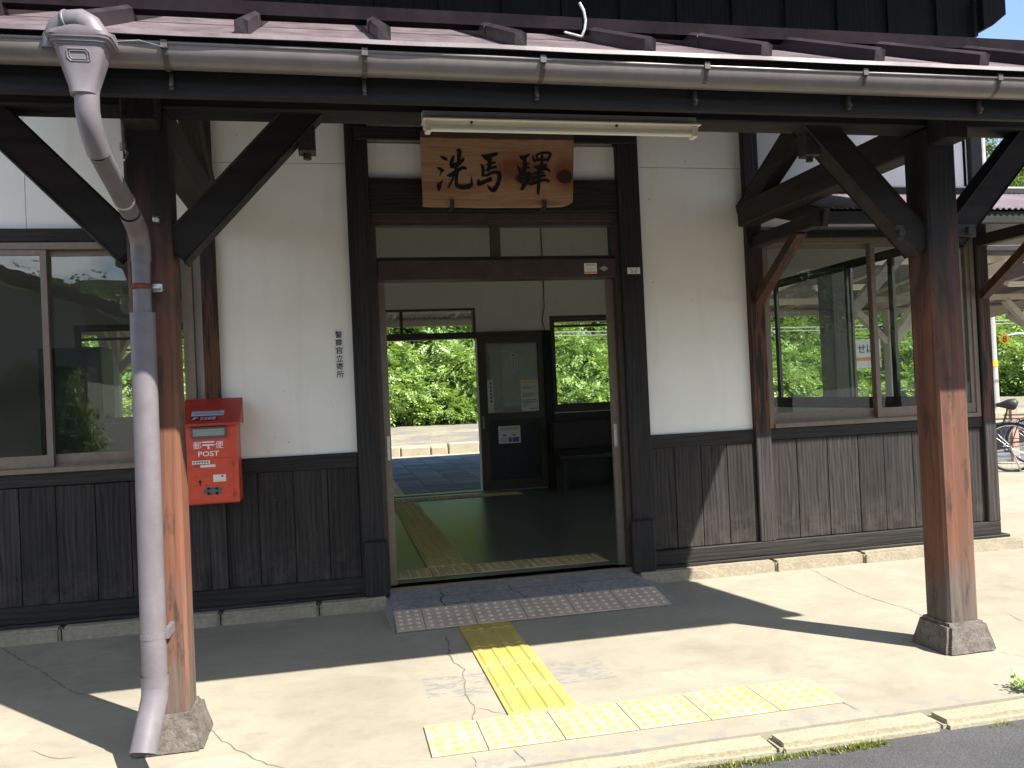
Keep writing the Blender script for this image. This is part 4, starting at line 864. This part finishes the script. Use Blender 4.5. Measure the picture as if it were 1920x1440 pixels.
obj('pull_plate', MB().tube([(-1.165, yf-.008, .835), (-1.165, yf-.004, .835)], .022, 16).box(-1.165, -1.105, yf-.008, yf-.004, .813, .857).tube([(-1.105, yf-.008, .835), (-1.105, yf-.004, .835)], .022, 16).box(-1.163, -1.107, yf-.0095, yf-.008, .826, .845), M['cab'], dr)
obj('key_hole', MB().tube([(-1.205, yf-.006, .895), (-1.205, yf-.0041, .895)], .008, 12).box(-1.2085, -1.2015, yf-.006, yf-.0041, .868, .895), M['black'], dr)
obj('rivet', MB().box(0, 0, 0, 0, 0, 0) if False else MB().tube([(-1.228, yf-.006, .925), (-1.228, yf-.004, .925)], .005, 8).tube([(-1.17, yf-.006, .925), (-1.17, yf-.004, .925)], .005, 8).tube([(-1.228, yf-.006, .872), (-1.228, yf-.004, .872)], .005, 8).tube([(-1.17, yf-.006, .872), (-1.17, yf-.004, .872)], .005, 8)
    .box(-1.019, -1.008, yf-.008, yf-.0005, .98, 1.0).box(-1.019, -1.008, yf-.008, yf-.0005, .80, .82), M['red_hood'], dr)
mb = MB().box(-1.245, -1.145, yf-.0055, yf-.0045, .998, 1.018).box(-1.20, -1.115, yf-.0058, yf-.0045, .977, .992)
for k in range(6): mb.box(-1.238+.015*k, -1.229+.015*k, yf-.0065, yf-.0055, 1.004, 1.013, 1)
mb.box(-1.238, -1.205, yf-.0056, yf-.0045, .979, .990, 1)
obj('paper_label', mb, [M['paper'], M['cab']], dr)
mb = MB().box(-1.13, -1.058, yf-.0055, yf-.0045, .888, .930).box(-1.125, -1.063, yf-.0062, yf-.0055, .893, .897, 2); mb.box(-1.085, -1.072, yf-.0062, yf-.0055, .915, .926, 1)
obj('paper_label', mb, [M['paper'], M['red_hood'], M['yellow_mark']], dr)
# notices and plates on the front ------------------------------------------
mb = MB().box(-.392, -.332, -.0014, -.0003, 1.475, 1.80)
for k, ch in enumerate('警察官立寄所'): text_mb(ch, -.362, 1.763-.0512*k, -.0022, .045, mb, width=.045, mi=1, bold=.013)
m_pl = simple('white film sticker', (.80, .80, .79), .5)
single('vertical_notice', mb, [m_pl, M['ink']], 'narrow white strip with six black characters beside the doorway', 'notice')
mb = MB().box(1.300, 1.390, -.0326, -.0302, 2.128, 2.20).box(1.300, 1.390, -.0332, -.0327, 2.132, 2.142, 1); text_mb('建物財産標', 1.345, 2.188, -.034, .010, mb, width=.062, mi=2); text_mb('1', 1.345, 2.172, -.034, .007, mb, mi=2)
for k in range(4): mb.box(1.322+.013*k, 1.329+.013*k, -.0336, -.0327, 2.150, 2.164, 3)
single('property_label', mb, [M['paper'], M['orange_mark'], M['ink'], M['grey_white']], 'small white label with an orange stripe on the door lintel', 'label plate')
mb = MB(); mb.add([(1.405, -.033, 2.162), (1.44, -.033, 2.142), (1.475, -.033, 2.162), (1.44, -.033, 2.182)], [(0, 1, 2, 3)])
single('diamond_plate', mb, [M['zinc'], M['grey_white']], 'tiny grey diamond plate right of the white label on the lintel', 'label plate')
mb = MB().box(1.60, 1.692, -.0588, -.0552, 2.118, 2.162); text_mb('2 0', 1.646, 2.134, -.0595, .018, mb, width=.042, mi=1)
for x in (1.625, 1.668): mb.tube([(x, -.061, 2.152), (x, -.0587, 2.152)], .004, 8, mi=1)
single('number_plate', mb, [M['paper'], M['ink']], 'small cream number plate nailed to the right door post', 'label plate')

# =================================================================== WAITING ROOM
mb = MB().box(1.83, 1.878, 4.9655, 4.9672, 1.60, 1.845); mb.tube([(1.854, 4.965, 1.82), (1.854, 4.9654, 1.82)], .014, 8, mi=1)
for k in range(8): mb.box(1.847, 1.861, 4.9645, 4.9655, 1.775-.02*k, 1.787-.02*k, 1)
single('paper_notice', mb, [M['paper'], M['ink']], 'narrow strip of paper high on the rear sliding door', 'notice', 'papers on the rear sliding door')
mb = MB().box(1.50, 1.575, 4.9618 if False else 4.940, 4.9438, 1.10, 1.51)
for k in range(6): mb.box(1.535, 1.553, 4.939, 4.940, 1.45-.045*k, 1.48-.045*k, 1)
single('paper_notice', mb, [M['paper'], M['ink']], 'tall paper slip taped over the left edge of the rear sliding door', 'notice', 'papers on the rear sliding door')
mb = MB().box(1.935, 2.17, 4.9615, 4.9622, 1.095, 1.50).box(1.97, 2.14, 4.961, 4.9615, 1.455, 1.482, 2)
for z, w_ in ((1.40, .18), (1.385, .12), (1.32, .18), (1.30, .15), (1.285, .10), (1.235, .18), (1.215, .19), (1.195, .12), (1.17, .06), (1.125, .12)): mb.box(1.955 if z > 1.13 else 2.04, 1.955+w_ if z > 1.13 else 2.16, 4.961, 4.9615, z, z+.006, 1)
single('paper_notice', mb, [M['paper'], M['ink'], M['yellow_mark']], 'white sheet with a yellow heading on the rear sliding door', 'notice', 'papers on the rear sliding door')
mb = MB().box(1.62, 1.905, 4.951, 4.9548, .70, .92).box(1.645, 1.88, 4.950, 4.951, .872, .90, 1).box(1.645, 1.74, 4.950, 4.951, .715, .775, 3).box(1.80, 1.885, 4.950, 4.951, .715, .775, 2).box(1.75, 1.79, 4.950, 4.951, .715, .775, 4)
[mb.box(a, a+.012, 4.9492, 4.9498, .795, .812, 5) for a in (1.675, 1.69, 1.705, 1.80, 1.815, 1.83)]
single('timetable_sheet', mb, [M['paper'], simple('pale orange print', (.62, .45, .3)), simple('blue print', (.08, .13, .35)), simple('light print', (.55, .58, .62)), M['cab'], M['ink']], 'small laminated timetable low on the rear sliding door', 'timetable')
Bn = thing('waiting_bench', (3.1, 4.55, .1), 'dark wooden bench under the rear window of the waiting room', 'bench')
obj('seat', MB().box(2.25, 4.2, 4.32, 4.72, .50, .545, 0, .006), M['bench'], Bn); obj('backrest', MB().box(2.25, 4.2, 4.76, 4.80, .60, .95, 0, .006), M['bench'], Bn)
for x in (2.30, 3.2, 4.14):
    for y in (4.36, 4.68): obj('leg', MB().box(x-.025, x+.025, y-.025, y+.025, .1, .50), M['bench'], Bn)
for x in (2.30, 4.14): obj('back_support', MB().box(x-.02, x+.02, 4.72, 4.76, .1, .92), M['bench'], Bn)
# office behind the left window
def cabinet(x0, x1, y0, y1, z1, m, label, nd=2):
    c = thing('office_cabinet', ((x0+x1)/2, (y0+y1)/2, .1), label, 'cabinet'); obj('body', MB().box(x0, x1, y0, y1, .1, z1, 0, .006), M[m], c)
    for k in range(nd):
        a = x0+.02+(x1-x0-.03)*k/nd; b_ = x0+.01+(x1-x0-.03)*(k+1)/nd
        d = obj('door', MB().box(a, b_, y0-.014, y0-.001, .16, z1-.04, 0, .003), M[m], c); obj('handle', MB().box(b_-.05, b_-.035, y0-.026, y0-.0145, (z1+.1)/2-.06, (z1+.1)/2+.06), M['steel'], d)
cabinet(-3.1, -2.55, 3.1, 3.55, 1.95, 'screen', 'tall dark cabinet deep in the office behind the left window', 1)
cabinet(-2.35, -1.75, 1.9, 2.4, 1.28, 'screen', 'low black cabinet behind the left window, nearer the glass', 2)
dk = thing('office_desk', (-1.9, 1.0, .1), 'dark desk just inside the left window', 'desk'); obj('desk_top', MB().box(-2.8, -1.3, .65, 1.35, .80, .835, 0, .004), M['cab'], dk)
for x in (-2.76, -1.34): obj('side_panel', MB().box(x-.02, x+.02, .68, 1.32, .1, .80), M['cab'], dk)
obj('drawer_unit', MB().box(-1.75, -1.37, .70, 1.3, .14, .79), M['cab'], dk)

# =================================================================== PLATFORM CANOPY
PC = thing('platform_canopy', (6.9, 9.3, 0), 'cream timber canopy over the platform behind the station', 'platform canopy')
for x in (-7.5, -3.9, -.3, 6.9, 10.5, 14.1, 17.7):
    obj('post', MB().box(x-.10, x+.10, 9.2, 9.4, 0, 2.66, 0, .01), M['cream'], PC)
    for sx_ in (-1, 1): obj('brace', MB().beam((x+sx_*.08, 9.3, 2.0), (x+sx_*.9, 9.3, 2.80), .12, .12), M['cream'], PC)
    for sy in (-1, 1): obj('brace', MB().beam((x, 9.3+sy*.08, 2.1), (x, 9.3+sy*.9, 2.65-sy*.1), .12, .12), M['cream'], PC)
    obj('cross_beam', MB().beam((x, 6.2, 3.06), (x, 11.2, 2.60), .16, .18, ch=.01), M['cream'], PC)
for y, z in ((6.5, 3.14), (9.3, 2.80), (11.0, 2.72)): obj('long_beam', MB().box(-10, 19.5, y-.06, y+.06, z, z+.12, 0, .01), M['cream'], PC)
mb = MB(); n = 1200
for i in range(n+1):
    x = -10.5+30.5*i/n; c = .012*sin(i*2*pi/4)
    mb.v += [(x, 5.7, 3.52+c), (x, 8.5, 3.16+c), (x, 11.3, 2.90+c)]
mb.f = [f for i in range(n) for f in ((3*i, 3*i+3, 3*i+4, 3*i+1), (3*i+1, 3*i+4, 3*i+5, 3*i+2))]; mb.m = [0]*len(mb.f)
obj('roof', mb, M['corr'], PC, smooth=True)
for i in range(26):
    x = -10+1.2*i; obj('rafter', MB().beam((x, 5.75, 3.46), (x, 11.25, 2.85), .06, .07), M['cream'] if i % 2 else M['cream'], PC)
obj('eave_board', MB().box(-10.5, 20, 5.66, 5.69, 3.40, 3.54), M['cream'], PC); obj('eave_board', MB().box(-10.5, 20, 11.30, 11.33, 2.80, 2.91), M['cream'], PC)
obj('drain_pipe', MB().tube([(10.3, 11.2, 2.72), (10.3, 9.6, 2.70), (10.27, 9.48, 2.62), (10.27, 9.48, .0)], .055, 12), M['gutter'], PC, smooth=True)
# strip lamps under the canopy
for k, (x, y) in enumerate(((3.2, 7.6), (8.4, 7.6), (12.3, 7.6))):
    t_ = thing('canopy_lamp', (x, y, 3.0), 'white tube lamp under the platform canopy, %s along the platform' % ORD[k], 'strip light', 'tube lamps under the canopy')
    obj('lamp_body', MB().box(x-.6, x+.6, y-.05, y+.05, 2.90, 2.96), M['white_enamel'], t_); obj('lamp_tube', MB().tube([(x-.57, y, 2.88), (x+.57, y, 2.88)], .015, 10), M['tube'], t_)
# timber post with brace beside the station; near-black colour imitates its shade
sp = thing('side_post', (5.55, 3.57, 0), 'thick dark timber post with a raking brace seen through the side window', 'timber post')
obj('post', MB().box(5.42, 5.66, 3.42, 3.72, 0, 3.1, 0, .01), M['upper'], sp); obj('brace', MB().beam((5.6, 3.55, 2.0), (6.5, 3.55, 2.85), .1, .13), M['brace'], sp); obj('beam', MB().box(4.52, 8.2, 3.48, 3.63, 2.85, 3.02), M['beamx'], sp)
# station name sign on the platform
ns = thing('platform_sign', (9.3, 8.3, 0), 'white station name sign with an orange band on the platform', 'station sign')
obj('sign_face', MB().box(8.72, 9.32, 7.98, 8.02, 1.50, 2.02, 0, .004), M['paper'], ns)
mb = MB().box(8.73, 9.31, 7.975, 7.9795, 1.63, 1.69); obj('orange_band', mb, M['orange_mark'], ns); obj('lettering', text_mb('せば', 9.02, 1.85, 7.974, .16), M['ink'], ns)
for x in (8.78, 9.26): obj('leg', MB().tube([(x, 8.05, 0), (x, 8.05, 2.0)], .025, 10), M['steel'], ns)

# =================================================================== BICYCLES
def bicycle(px, py, ang, label, paint, scale=1.0):
    """built along local -x = forward, rear hub at the origin, then turned"""
    R_ = thing('bicycle', (0, 0, 0), label, 'bicycle', 'bicycles parked beside the station')
    def wheel(cx, nm):
        rt = .325; mb = MB(); pts = [(cx+(rt-.012)*cos(2*pi*k/40), 0, rt+(rt-.012)*sin(2*pi*k/40)) for k in range(41)]
        mb.tube(pts, .0165, 8, cap=False); W = obj('tyre', mb, M['rubber'], R_, smooth=True)
        obj('rim', MB().tube([(cx+(rt-.034)*cos(2*pi*k/40), 0, rt+(rt-.034)*sin(2*pi*k/40)) for k in range(41)], .009, 8, cap=False), M['chrome'], W, smooth=True)
        s = MB()
        for k in range(28):
            a = 2*pi*k/28; a2 = a+(.35 if k % 2 else -.35); y_ = .03*(1 if k % 4 < 2 else -1)
            s.tube([(cx+.022*cos(a2), y_, rt+.022*sin(a2)), (cx+(rt-.036)*cos(a), 0, rt+(rt-.036)*sin(a))], .0013, 4, cap=False)
        obj('spokes', s, M['chrome'], W); obj('hub', MB().tube([(cx, -.05, rt), (cx, .05, rt)], .02, 12), M['chrome'], W, auto=40)
        f = MB(); rng = range(-2, 14) if nm == 'rear' else range(2, 14)
        pts = [(cx+(rt+.022)*cos(pi*k/13), 0, rt+(rt+.022)*sin(pi*k/13)) for k in rng]
        for k in range(len(pts)-1):
            (ax, _, az), (bx_, _, bz) = pts[k], pts[k+1]; f.add([(ax, -.026, az-.006), (ax, .026, az-.006), (bx_, .026, bz-.006), (bx_, -.026, bz-.006), (ax, 0, az+.006), (bx_, 0, bz+.006)], [(0, 4, 5, 3), (4, 1, 2, 5)])
        obj('mudguard', f, M['chrome'], W)
    wheel(0, 'rear'); wheel(-1.08, 'front')
    BBx, BBz = -.44, .29; fr_ = MB()
    st, hd_ = (-.30, 0, .73), (-.90, 0, .86); hb = (-.94, 0, .66)
    for a, b_, r_ in (((BBx, 0, BBz), st, .015), ((BBx, 0, BBz), hb, .018), ((-.36, 0, .52), hd_, .015), (hb, hd_, .018)): fr_.tube([a, b_], r_, 10)
    for sy in (-.045, .045):
        fr_.tube([(0, sy, .325), (BBx, sy*.6, BBz)], .009, 8); fr_.tube([(0, sy, .325), (-.31, sy*.5, .66)], .008, 8); fr_.tube([(-1.08, sy, .325), (-1.0, sy, .62), (-.95, 0, .68)], .011, 8)
    obj('frame', fr_, M[paint], R_, auto=50)
    obj('saddle', MB().tube([(-.16, 0, .835), (-.20, 0, .85), (-.28, 0, .855), (-.36, 0, .85), (-.44, 0, .845)], [.05, .085, .07, .04, .022], 12).tube([(-.28, 0, .83), st], .012, 8), M['leather'], R_, auto=60)
    obj('handlebar', MB().tube([hd_, (-.885, 0, .98)], .012, 8).tube([(-.70, -.27, 1.0), (-.82, -.24, 1.02), (-.90, -.06, .985), (-.90, .06, .985), (-.82, .24, 1.02), (-.70, .27, 1.0)], .011, 8), M['chrome'], R_, smooth=True)
    for sy in (-1, 1): obj('grip', MB().tube([(-.68, sy*.275, .997), (-.80, sy*.245, 1.018)], .016, 8), M['maroonpaint'] if paint == 'maroonpaint' else M['rubber'], R_)
    k_ = MB()
    for sy in (-.06, .06): k_.tube([(-.34, sy, .70), (.20, sy, .70)], .006, 6).tube([(.12, sy, .70), (0, sy, .34)], .005, 6)
    for x in (-.3, -.15, 0, .15): k_.tube([(x, -.06, .70), (x, .06, .70)], .005, 6)
    obj('carrier', k_, M['blackpaint'], R_)
    c = MB().tube([(BBx, -.05, BBz), (BBx, -.038, BBz)], .085, 20).tube([(BBx, .07, BBz), (BBx+.12, .075, BBz-.12)], .009, 6).tube([(BBx, -.07, BBz), (BBx-.12, -.075, BBz+.12)], .009, 6).box(BBx+.08, BBx+.16, .08, .16, BBz-.135, BBz-.11).box(BBx-.16, BBx-.08, -.16, -.08, BBz+.11, BBz+.135)
    c.tube([(0, -.045, .36), (BBx, -.045, BBz+.085)], .005, 6).tube([(0, -.045, .29), (BBx, -.045, BBz-.085)], .005, 6)
    obj('crankset', c, M['blackpaint'], R_); obj('kickstand', MB().tube([(0, .06, .33), (.10, .14, .02)], .008, 6).tube([(0, -.06, .33), (.10, -.14, .02)], .008, 6), M['chrome'], R_)
    bk = MB()
    for z in (.72, .80, .88, .94):
        q = [(-1.30, -.17, z), (-1.30, .17, z), (-1.02, .17, z), (-1.02, -.17, z), (-1.30, -.17, z)]; bk.tube(q, .003, 4)
    for x in (-1.30, -1.21, -1.12, -1.02):
        for y_ in (-.17, .17): bk.tube([(x, y_, .72), (x, y_, .94)], .0025, 4)
    obj('basket', bk, M['steel'], R_)
    R_.location = (px, py, 0); R_.rotation_euler = (0, 0, ang); return R_
bicycle(8.30, 3.98, radians(-42), 'black city bicycle with a rear carrier parked at the corner of the station', 'blackpaint')
bicycle(9.25, 4.62, radians(-44), 'maroon city bicycle parked behind the black one beside the station', 'maroonpaint')
for k, (x, y) in enumerate(((8.75, 5.35), (9.35, 5.05), (9.85, 5.6), (10.5, 5.4), (11.2, 5.7))):
    single('timber_stake', MB().box(x-.06, x+.06, y-.03, y+.03, 0, .78+.05*(k % 2), 0, .01), M['pinkwood'], 'faded pinkish timber stake behind the bicycles, %s from the station corner' % ORD[k], 'stake', 'timber stakes behind the bicycles')
# poles, signs, wires -----------------------------------------------------
up = thing('utility_pole', (22.3, 19.9, 0), 'pale concrete utility pole beyond the tracks with an orange band', 'utility pole')
obj('shaft', MB().tube([(22.3, 19.9, 0), (22.3, 19.9, 10)], [.16, .11], 20, cap=True), M['pole'], up, auto=50); obj('orange_band', MB().tube([(22.3, 19.9, 1.5), (22.3, 19.9, 1.72)], .165, 20, cap=False), M['signyellow'], up)
obj('strut', MB().tube([(22.4, 19.8, 3.9), (24.0, 19.2, 5.4)], .03, 8).tube([(22.4, 19.8, 3.75), (24.9, 19.4, 4.0)], .03, 8), M['steel'], up)
yp = thing('speed_sign', (17.2, 13.0, 0), 'yellow diamond speed sign on a curved grey pipe at the platform end', 'speed sign')
obj('arm', MB().tube([(17.2, 13.0, 0), (17.2, 13.0, 2.1), (17.16, 13.0, 2.22), (17.05, 13.0, 2.28), (16.85, 13.0, 2.27), (16.5, 13.05, 2.20)], .035, 10), M['metal_pale'], yp, smooth=True)
mb = MB(); cx_, cy_, cz_ = 16.52, 12.98, 2.15
dv = Vector((.66, .75, 0)).normalized(); sv = Vector((dv.y, -dv.x, 0))
mb.add([tuple(Vector((cx_, cy_, cz_))+sv*a+Vector((0, 0, 1))*b_+dv*c_) for c_ in (-.01, .01) for a, b_ in ((0, -.17), (.145, 0), (0, .17), (-.145, 0))], [(0, 1, 2, 3), (7, 6, 5, 4), (0, 4, 5, 1), (1, 5, 6, 2), (2, 6, 7, 3), (3, 7, 4, 0)]); pl = obj('sign_plate', mb, M['signyellow'], yp)
tm = text_mb('8', 0, 0, 0, .15); tm.v = [tuple(Vector((cx_, cy_, cz_))+sv*v[0]+Vector((0, 0, 1))*v[2]-dv*.013) for v in tm.v]; obj('numeral', tm, M['ink'], pl)
for k, (y, z) in enumerate(((18.4, 3.02), (18.5, 2.92), (20.0, 5.6))):
    mb = MB(); mb.tube([(-50+i*5, y, z+.05*sin(i*1.3)) for i in range(25)], .012, 5); single('trackside_cable', mb, M['wire'], ['upper of the two low cables running beside the tracks', 'lower of the two low cables running beside the tracks', 'high single wire above the far side of the tracks'][k], 'cable', 'cables along the railway')

# =================================================================== VEGETATION
rng = np.random.default_rng(5)
def fronds(name, pts, dirs, size, nl, mat, leaf_w=.28):
    """compound leaves: each frond a row of paired leaflets; pts Nx3, dirs Nx3"""
    n = len(pts); d = dirs/np.linalg.norm(dirs, axis=1, keepdims=True); up = np.tile([0, 0, 1.], (n, 1))+rng.normal(0, .35, (n, 3))
    s = np.cross(d, up); s /= np.linalg.norm(s, axis=1, keepdims=True)+1e-9; nrm = np.cross(s, d)
    V = []; sz = size*rng.uniform(.6, 1.3, n)
    for k in range(nl):
        f = (k+.7)/nl; side = 1 if k % 2 else -1; last = k == nl-1
        c = pts+d*(sz*f)[:, None]-nrm*(sz*f*f*.35)[:, None]
        ll = sz*(.42-.18*abs(f-.45)); 
        a = (s*side*.9+d*.45) if not last else d
        a = a/np.linalg.norm(a, axis=1, keepdims=True); tip = c+a*ll[:, None]-nrm*(ll*.25)[:, None]; q = np.cross(a, nrm)
        mid = c+a*(ll*.5)[:, None]; wv = q*(ll*leaf_w)[:, None]+nrm*(ll*.04)[:, None]
        V += [np.stack([c, mid+wv, tip, mid-wv], 1)]
    V = np.concatenate(V, 0).reshape(-1, 3); nf = len(V)//4
    me = bpy.data.meshes.new(name); me.vertices.add(len(V)); me.vertices.foreach_set('co', V.ravel()); me.loops.add(nf*4); me.loops.foreach_set('vertex_index', np.arange(nf*4, dtype=np.int32))
    me.polygons.add(nf); me.polygons.foreach_set('loop_start', np.arange(0, nf*4, 4, dtype=np.int32)); me.materials.append(mat); me.update(calc_edges=True); me.validate()
    o = bpy.data.objects.new(name, me); sc.collection.objects.link(o); return o
def lumps(n, fx, fy, fz, rad, per, flat=.8):
    P = []; D = []
    for _ in range(n):
        x = fx(); y = fy(x); z = fz(x, y); r = rad*rng.uniform(.6, 1.4); m_ = int(per*rng.uniform(.7, 1.3))
        u = rng.normal(0, 1, (m_, 3)); u /= np.linalg.norm(u, axis=1, keepdims=True); u[:, 2] = np.abs(u[:, 2])*.9-.25; u[:, 1] -= .35
        rr_ = r*rng.uniform(.55, 1.0, (m_, 1)); p = np.array([x, y, z])+u*rr_*[1, .8, flat]; P.append(p); dd = u+rng.normal(0, .45, (m_, 3)); dd[:, 2] -= .15; D.append(dd)
    return np.concatenate(P), np.concatenate(D)
def gz(x, y):
    s = max(0, y-36); return .38*s+mnoise.noise(Vector((x*.05, y*.05, 0)))*min(3, s*.25)+.03
# bright thicket at the foot of the slope, then taller growth up the hillside
P, D = lumps(360, lambda: rng.uniform(-14, 34), lambda x: rng.uniform(32.5, 36.5), lambda x, y: rng.uniform(.0, 1)**.8*(1.2+(y-32.5)*.75), .95, 50)
props(fronds('thicket', P, D, .52, 9, M['leaf']), 'dense sunlit thicket of bright compound leaves beyond the far platform', 'thicket', kind='stuff')
P, D = lumps(420, lambda: rng.uniform(-18, 50), lambda x: rng.uniform(37, 54), lambda x, y: gz(x, y)+rng.uniform(.3, 3.2), 1.7, 40)
props(fronds('hillside_scrub', P, D, .8, 7, M['leaf3'], .3), 'darker mixed scrub climbing the hillside behind the thicket', 'scrub', kind='stuff')
P, D = lumps(170, lambda: rng.uniform(34, 56), lambda x: rng.uniform(28.5, 36), lambda x, y: rng.uniform(0, 1)*(1.+(y-28)*.5), 1.2, 46)
props(fronds('trackside_scrub', P, D, .6, 7, M['leaf']), 'sunlit green scrub beside the tracks past the right corner of the station', 'scrub', kind='stuff')
def tree(x, y, z, h, cr, label, mat, conifer=False, per=1.0, group='trees on the hill behind the station', fs=None):
    T_ = thing('conifer_tree' if conifer else 'broadleaf_tree', (x, y, z), label, 'tree', group)
    mb = MB(); r0 = h*.02+.05; k = 7; mb.tube([(x+.15*sin(i*1.7), y+.1*cos(i*2.1), z+h*.92*i/k) for i in range(k+1)], [r0*(1-.85*i/k) for i in range(k+1)], 8)
    P = []; D = []; nb = int((26 if conifer else 20)*per)
    for i in range(nb):
        f = rng.uniform(.16, 1) if conifer else rng.uniform(.32, .98); a = rng.uniform(0, 2*pi)
        rad = cr*((1-f)*1.15+.06) if conifer else cr*sqrt(max(.05, 1-((f-.62)/.42)**2))
        e = np.array([cos(a)*rad, sin(a)*rad, (-.12*rad if conifer else .25*rad)]); b0 = np.array([x, y, z+h*f*.95])
        if rad > .4: mb.tube([tuple(b0), tuple(b0+e*.55+[0, 0, .05]), tuple(b0+e*.95)], [r0*.35, r0*.2, r0*.07], 5)
        m_ = int((70 if conifer else 95)*max(.25, rad/cr)); s = rng.uniform(.2, 1.05, m_)**.7
        P.append(b0+e*s[:, None]+rng.normal(0, (.13 if conifer else .24)*rad+.12, (m_, 3))*[1, 1, .55]); dd = rng.normal(0, .7, (m_, 3))+e/(rad+.1)*.9; dd[:, 2] -= .2; D.append(dd)
    obj('trunk', mb, M['bark'], T_, smooth=True); o = fronds('crown', np.concatenate(P)-[x, y, z], np.concatenate(D), fs or (.62 if not conifer else .5), 6, mat, .3); o.parent = T_; return T_
tl = [(43, 41, 14, 4.2, 'leaf3', 0, 'mid green broadleaf tree right above the awning at the photo edge'), (49, 47, 15, 4.8, 'leaf2', 0, 'dark green broadleaf tree farther right on the hill'), (51, 44, 15, 4.6, 'leaf3', 0, 'rounded mid green tree at the far right of the hill'),
      (31, 50, 10, 3.8, 'leaf2', 0, 'dark round tree on the hill behind the corner post'), (24, 48, 8, 3.4, 'leaf3', 0, 'broad green tree on the hill seen through the side window'), (19, 46, 7, 3.0, 'leaf2', 0, 'dark tree on the hill seen through the right front window'),
      (12, 47, 8, 3.4, 'leaf2', 0, 'dark tree on the hill above the rear window of the waiting room'), (5, 46, 8, 3.4, 'leaf3', 0, 'green tree on the hill behind the open doorway'), (-6, 46, 8, 3.5, 'leaf2', 0, 'dark tree on the hill seen through the office'), (45, 50, 16, 5.0, 'leaf2', 0, 'tall dark tree at the back of the hill on the right'), (57, 52, 17, 5.0, 'leaf3', 0, 'tall mid green tree on the crest of the hill')]
for x, y, h, c_, m_, con, lab in tl: tree(x, y, gz(x, y)-.2, h, c_, lab, M[m_])
# moss along the kerb and a weed
def blades(name, pts, h, mat, wd=.006):
    V = []
    for (x, y, z) in pts:
        a = rng.uniform(0, 2*pi); hh = h*rng.uniform(.4, 1.2); lx, ly = rng.normal(0, .5*hh, 2); c_, s_ = cos(a)*wd, sin(a)*wd
        V += [(x-c_, y-s_, z), (x+c_, y+s_, z), (x+lx*.6+c_*.6, y+ly*.6+s_*.6, z+hh*.6), (x+lx-c_*.1, y+ly, z+hh)]
    mb = MB(); mb.add(V, [(4*i, 4*i+1, 4*i+2, 4*i+3) for i in range(len(V)//4)]); return obj(name, mb, mat)
pts = []
for _ in range(5200):
    x = rng.uniform(-.2, 3.2); 
    if mnoise.noise(Vector((x*2.2, 3, 0)))+(.35 if .55 < x < 1.55 else -.42) > rng.uniform(-.1, .6): pts.append((x, -2.715+abs(rng.normal(0, .018))*-1, -.036))
props(blades('kerb_moss', pts, .018, leaf('kerb moss', (.10, .12, .02), (.26, .27, .06)), .004), 'low moss and grass growing along the foot of the kerb', 'moss', kind='stuff')
Wd = thing('weed', (2.345, -2.54, 0), 'small green leafy weed in the kerb joint at the right edge', 'weed')
P = np.zeros((22, 3))+rng.normal(0, .008, (22, 3))+[0, 0, .012]; D = rng.normal(0, 1, (22, 3)); D[:, 2] = np.abs(D[:, 2])*.8+.2
lf = fronds('leaves', P, D, .048, 5, M['leaf'], .45); lf.parent = Wd
sp_ = MB().tube([(2.345, -2.54, 0), (2.35, -2.545, .03)], .002, 5); obj('stem', sp_, M['leaf'], Wd)

# =================================================================== BEHIND THE VIEWER (mirrored in the window)
H = thing('house_opposite', (-8.5, -15, 0), 'grey rendered house with a dark roof across the road', 'house')
M['hwall'] = plaster('grey house render', (.36, .34, .31), (.28, .26, .24)); M['slate'] = simple('dark roof tiles', (.03, .03, .034), .5, 0, .4, .2, 6)
obj('wall', MB().box(-14, -5.6, -20, -14.2, -.04, 3.6).prism([(-14, 3.6), (-5.6, 3.6), (-9.8, 5.0)], -20, -14.2), M['hwall'], H)
obj('roof', MB().prism([(-14.9, 3.45), (-9.8, 5.25), (-4.75, 3.45), (-4.75, 3.62), (-9.8, 5.45), (-14.9, 3.62)], -20.7, -13.6), M['slate'], H)
obj('door', MB().box(-9.2, -8.3, -14.2, -14.15, -.04, 2.1), M['cab'], H)
for x in (-7.6, -11.5): w_ = obj('window', MB().box(x, x+1.2, -14.2, -14.14, 1.0, 2.1), M['bronze'], H); obj('pane', MB().box(x+.05, x+1.15, -14.139, -14.13, 1.05, 2.05), M['screen'], w_)
G2 = thing('low_house', (3, -24, 0), 'low pale house farther along the road behind the viewer', 'house')
obj('wall', MB().box(-2, 6, -28, -22, -.04, 2.9), M['plaster_in'], G2); obj('roof', MB().prism([(-2.7, 2.85), (2, 4.7), (6.7, 2.85), (6.7, 3.0), (2, 4.85), (-2.7, 3.0)], -28.6, -21.4), M['slate'], G2)
obj('window', MB().box(1, 3.4, -22, -21.94, 1.0, 2.1), M['bronze'], G2)
for i, (x, y, h, c_, con, m_, lab) in enumerate([(-6.5, -13.2, 2.5, .5, 1, 'leaf3', 'small clipped garden conifer across the road, nearer the station'), (-5.7, -13.0, 2.4, .6, 1, 'leaf', 'lighter garden conifer across the road, right of the clipped one in the glass'), (-12, -34, 7, 3, 0, 'leaf2', 'dark tree behind the grey house'), (-1, -38, 7.5, 3.2, 0, 'leaf2', 'dark tree standing behind the viewer down the road'), (-22, -36, 8, 3.2, 0, 'leaf3', 'green tree left of the grey house'), (12.5, -17, 9.5, 3.8, 0, 'leaf3', 'large green tree across the road to the right behind the viewer'), (17.5, -19, 10, 4, 0, 'leaf2', 'large dark tree at the far right across the road'), (8.8, -21, 9, 3.4, 0, 'leaf2', 'dark tree beside the low pale house across the road')]):
    tree(x, y, -.04, h, c_, lab, M[m_], conifer=bool(con), per=4.5 if con else 1.0, group='trees across the road', fs=.13 if con else .55)
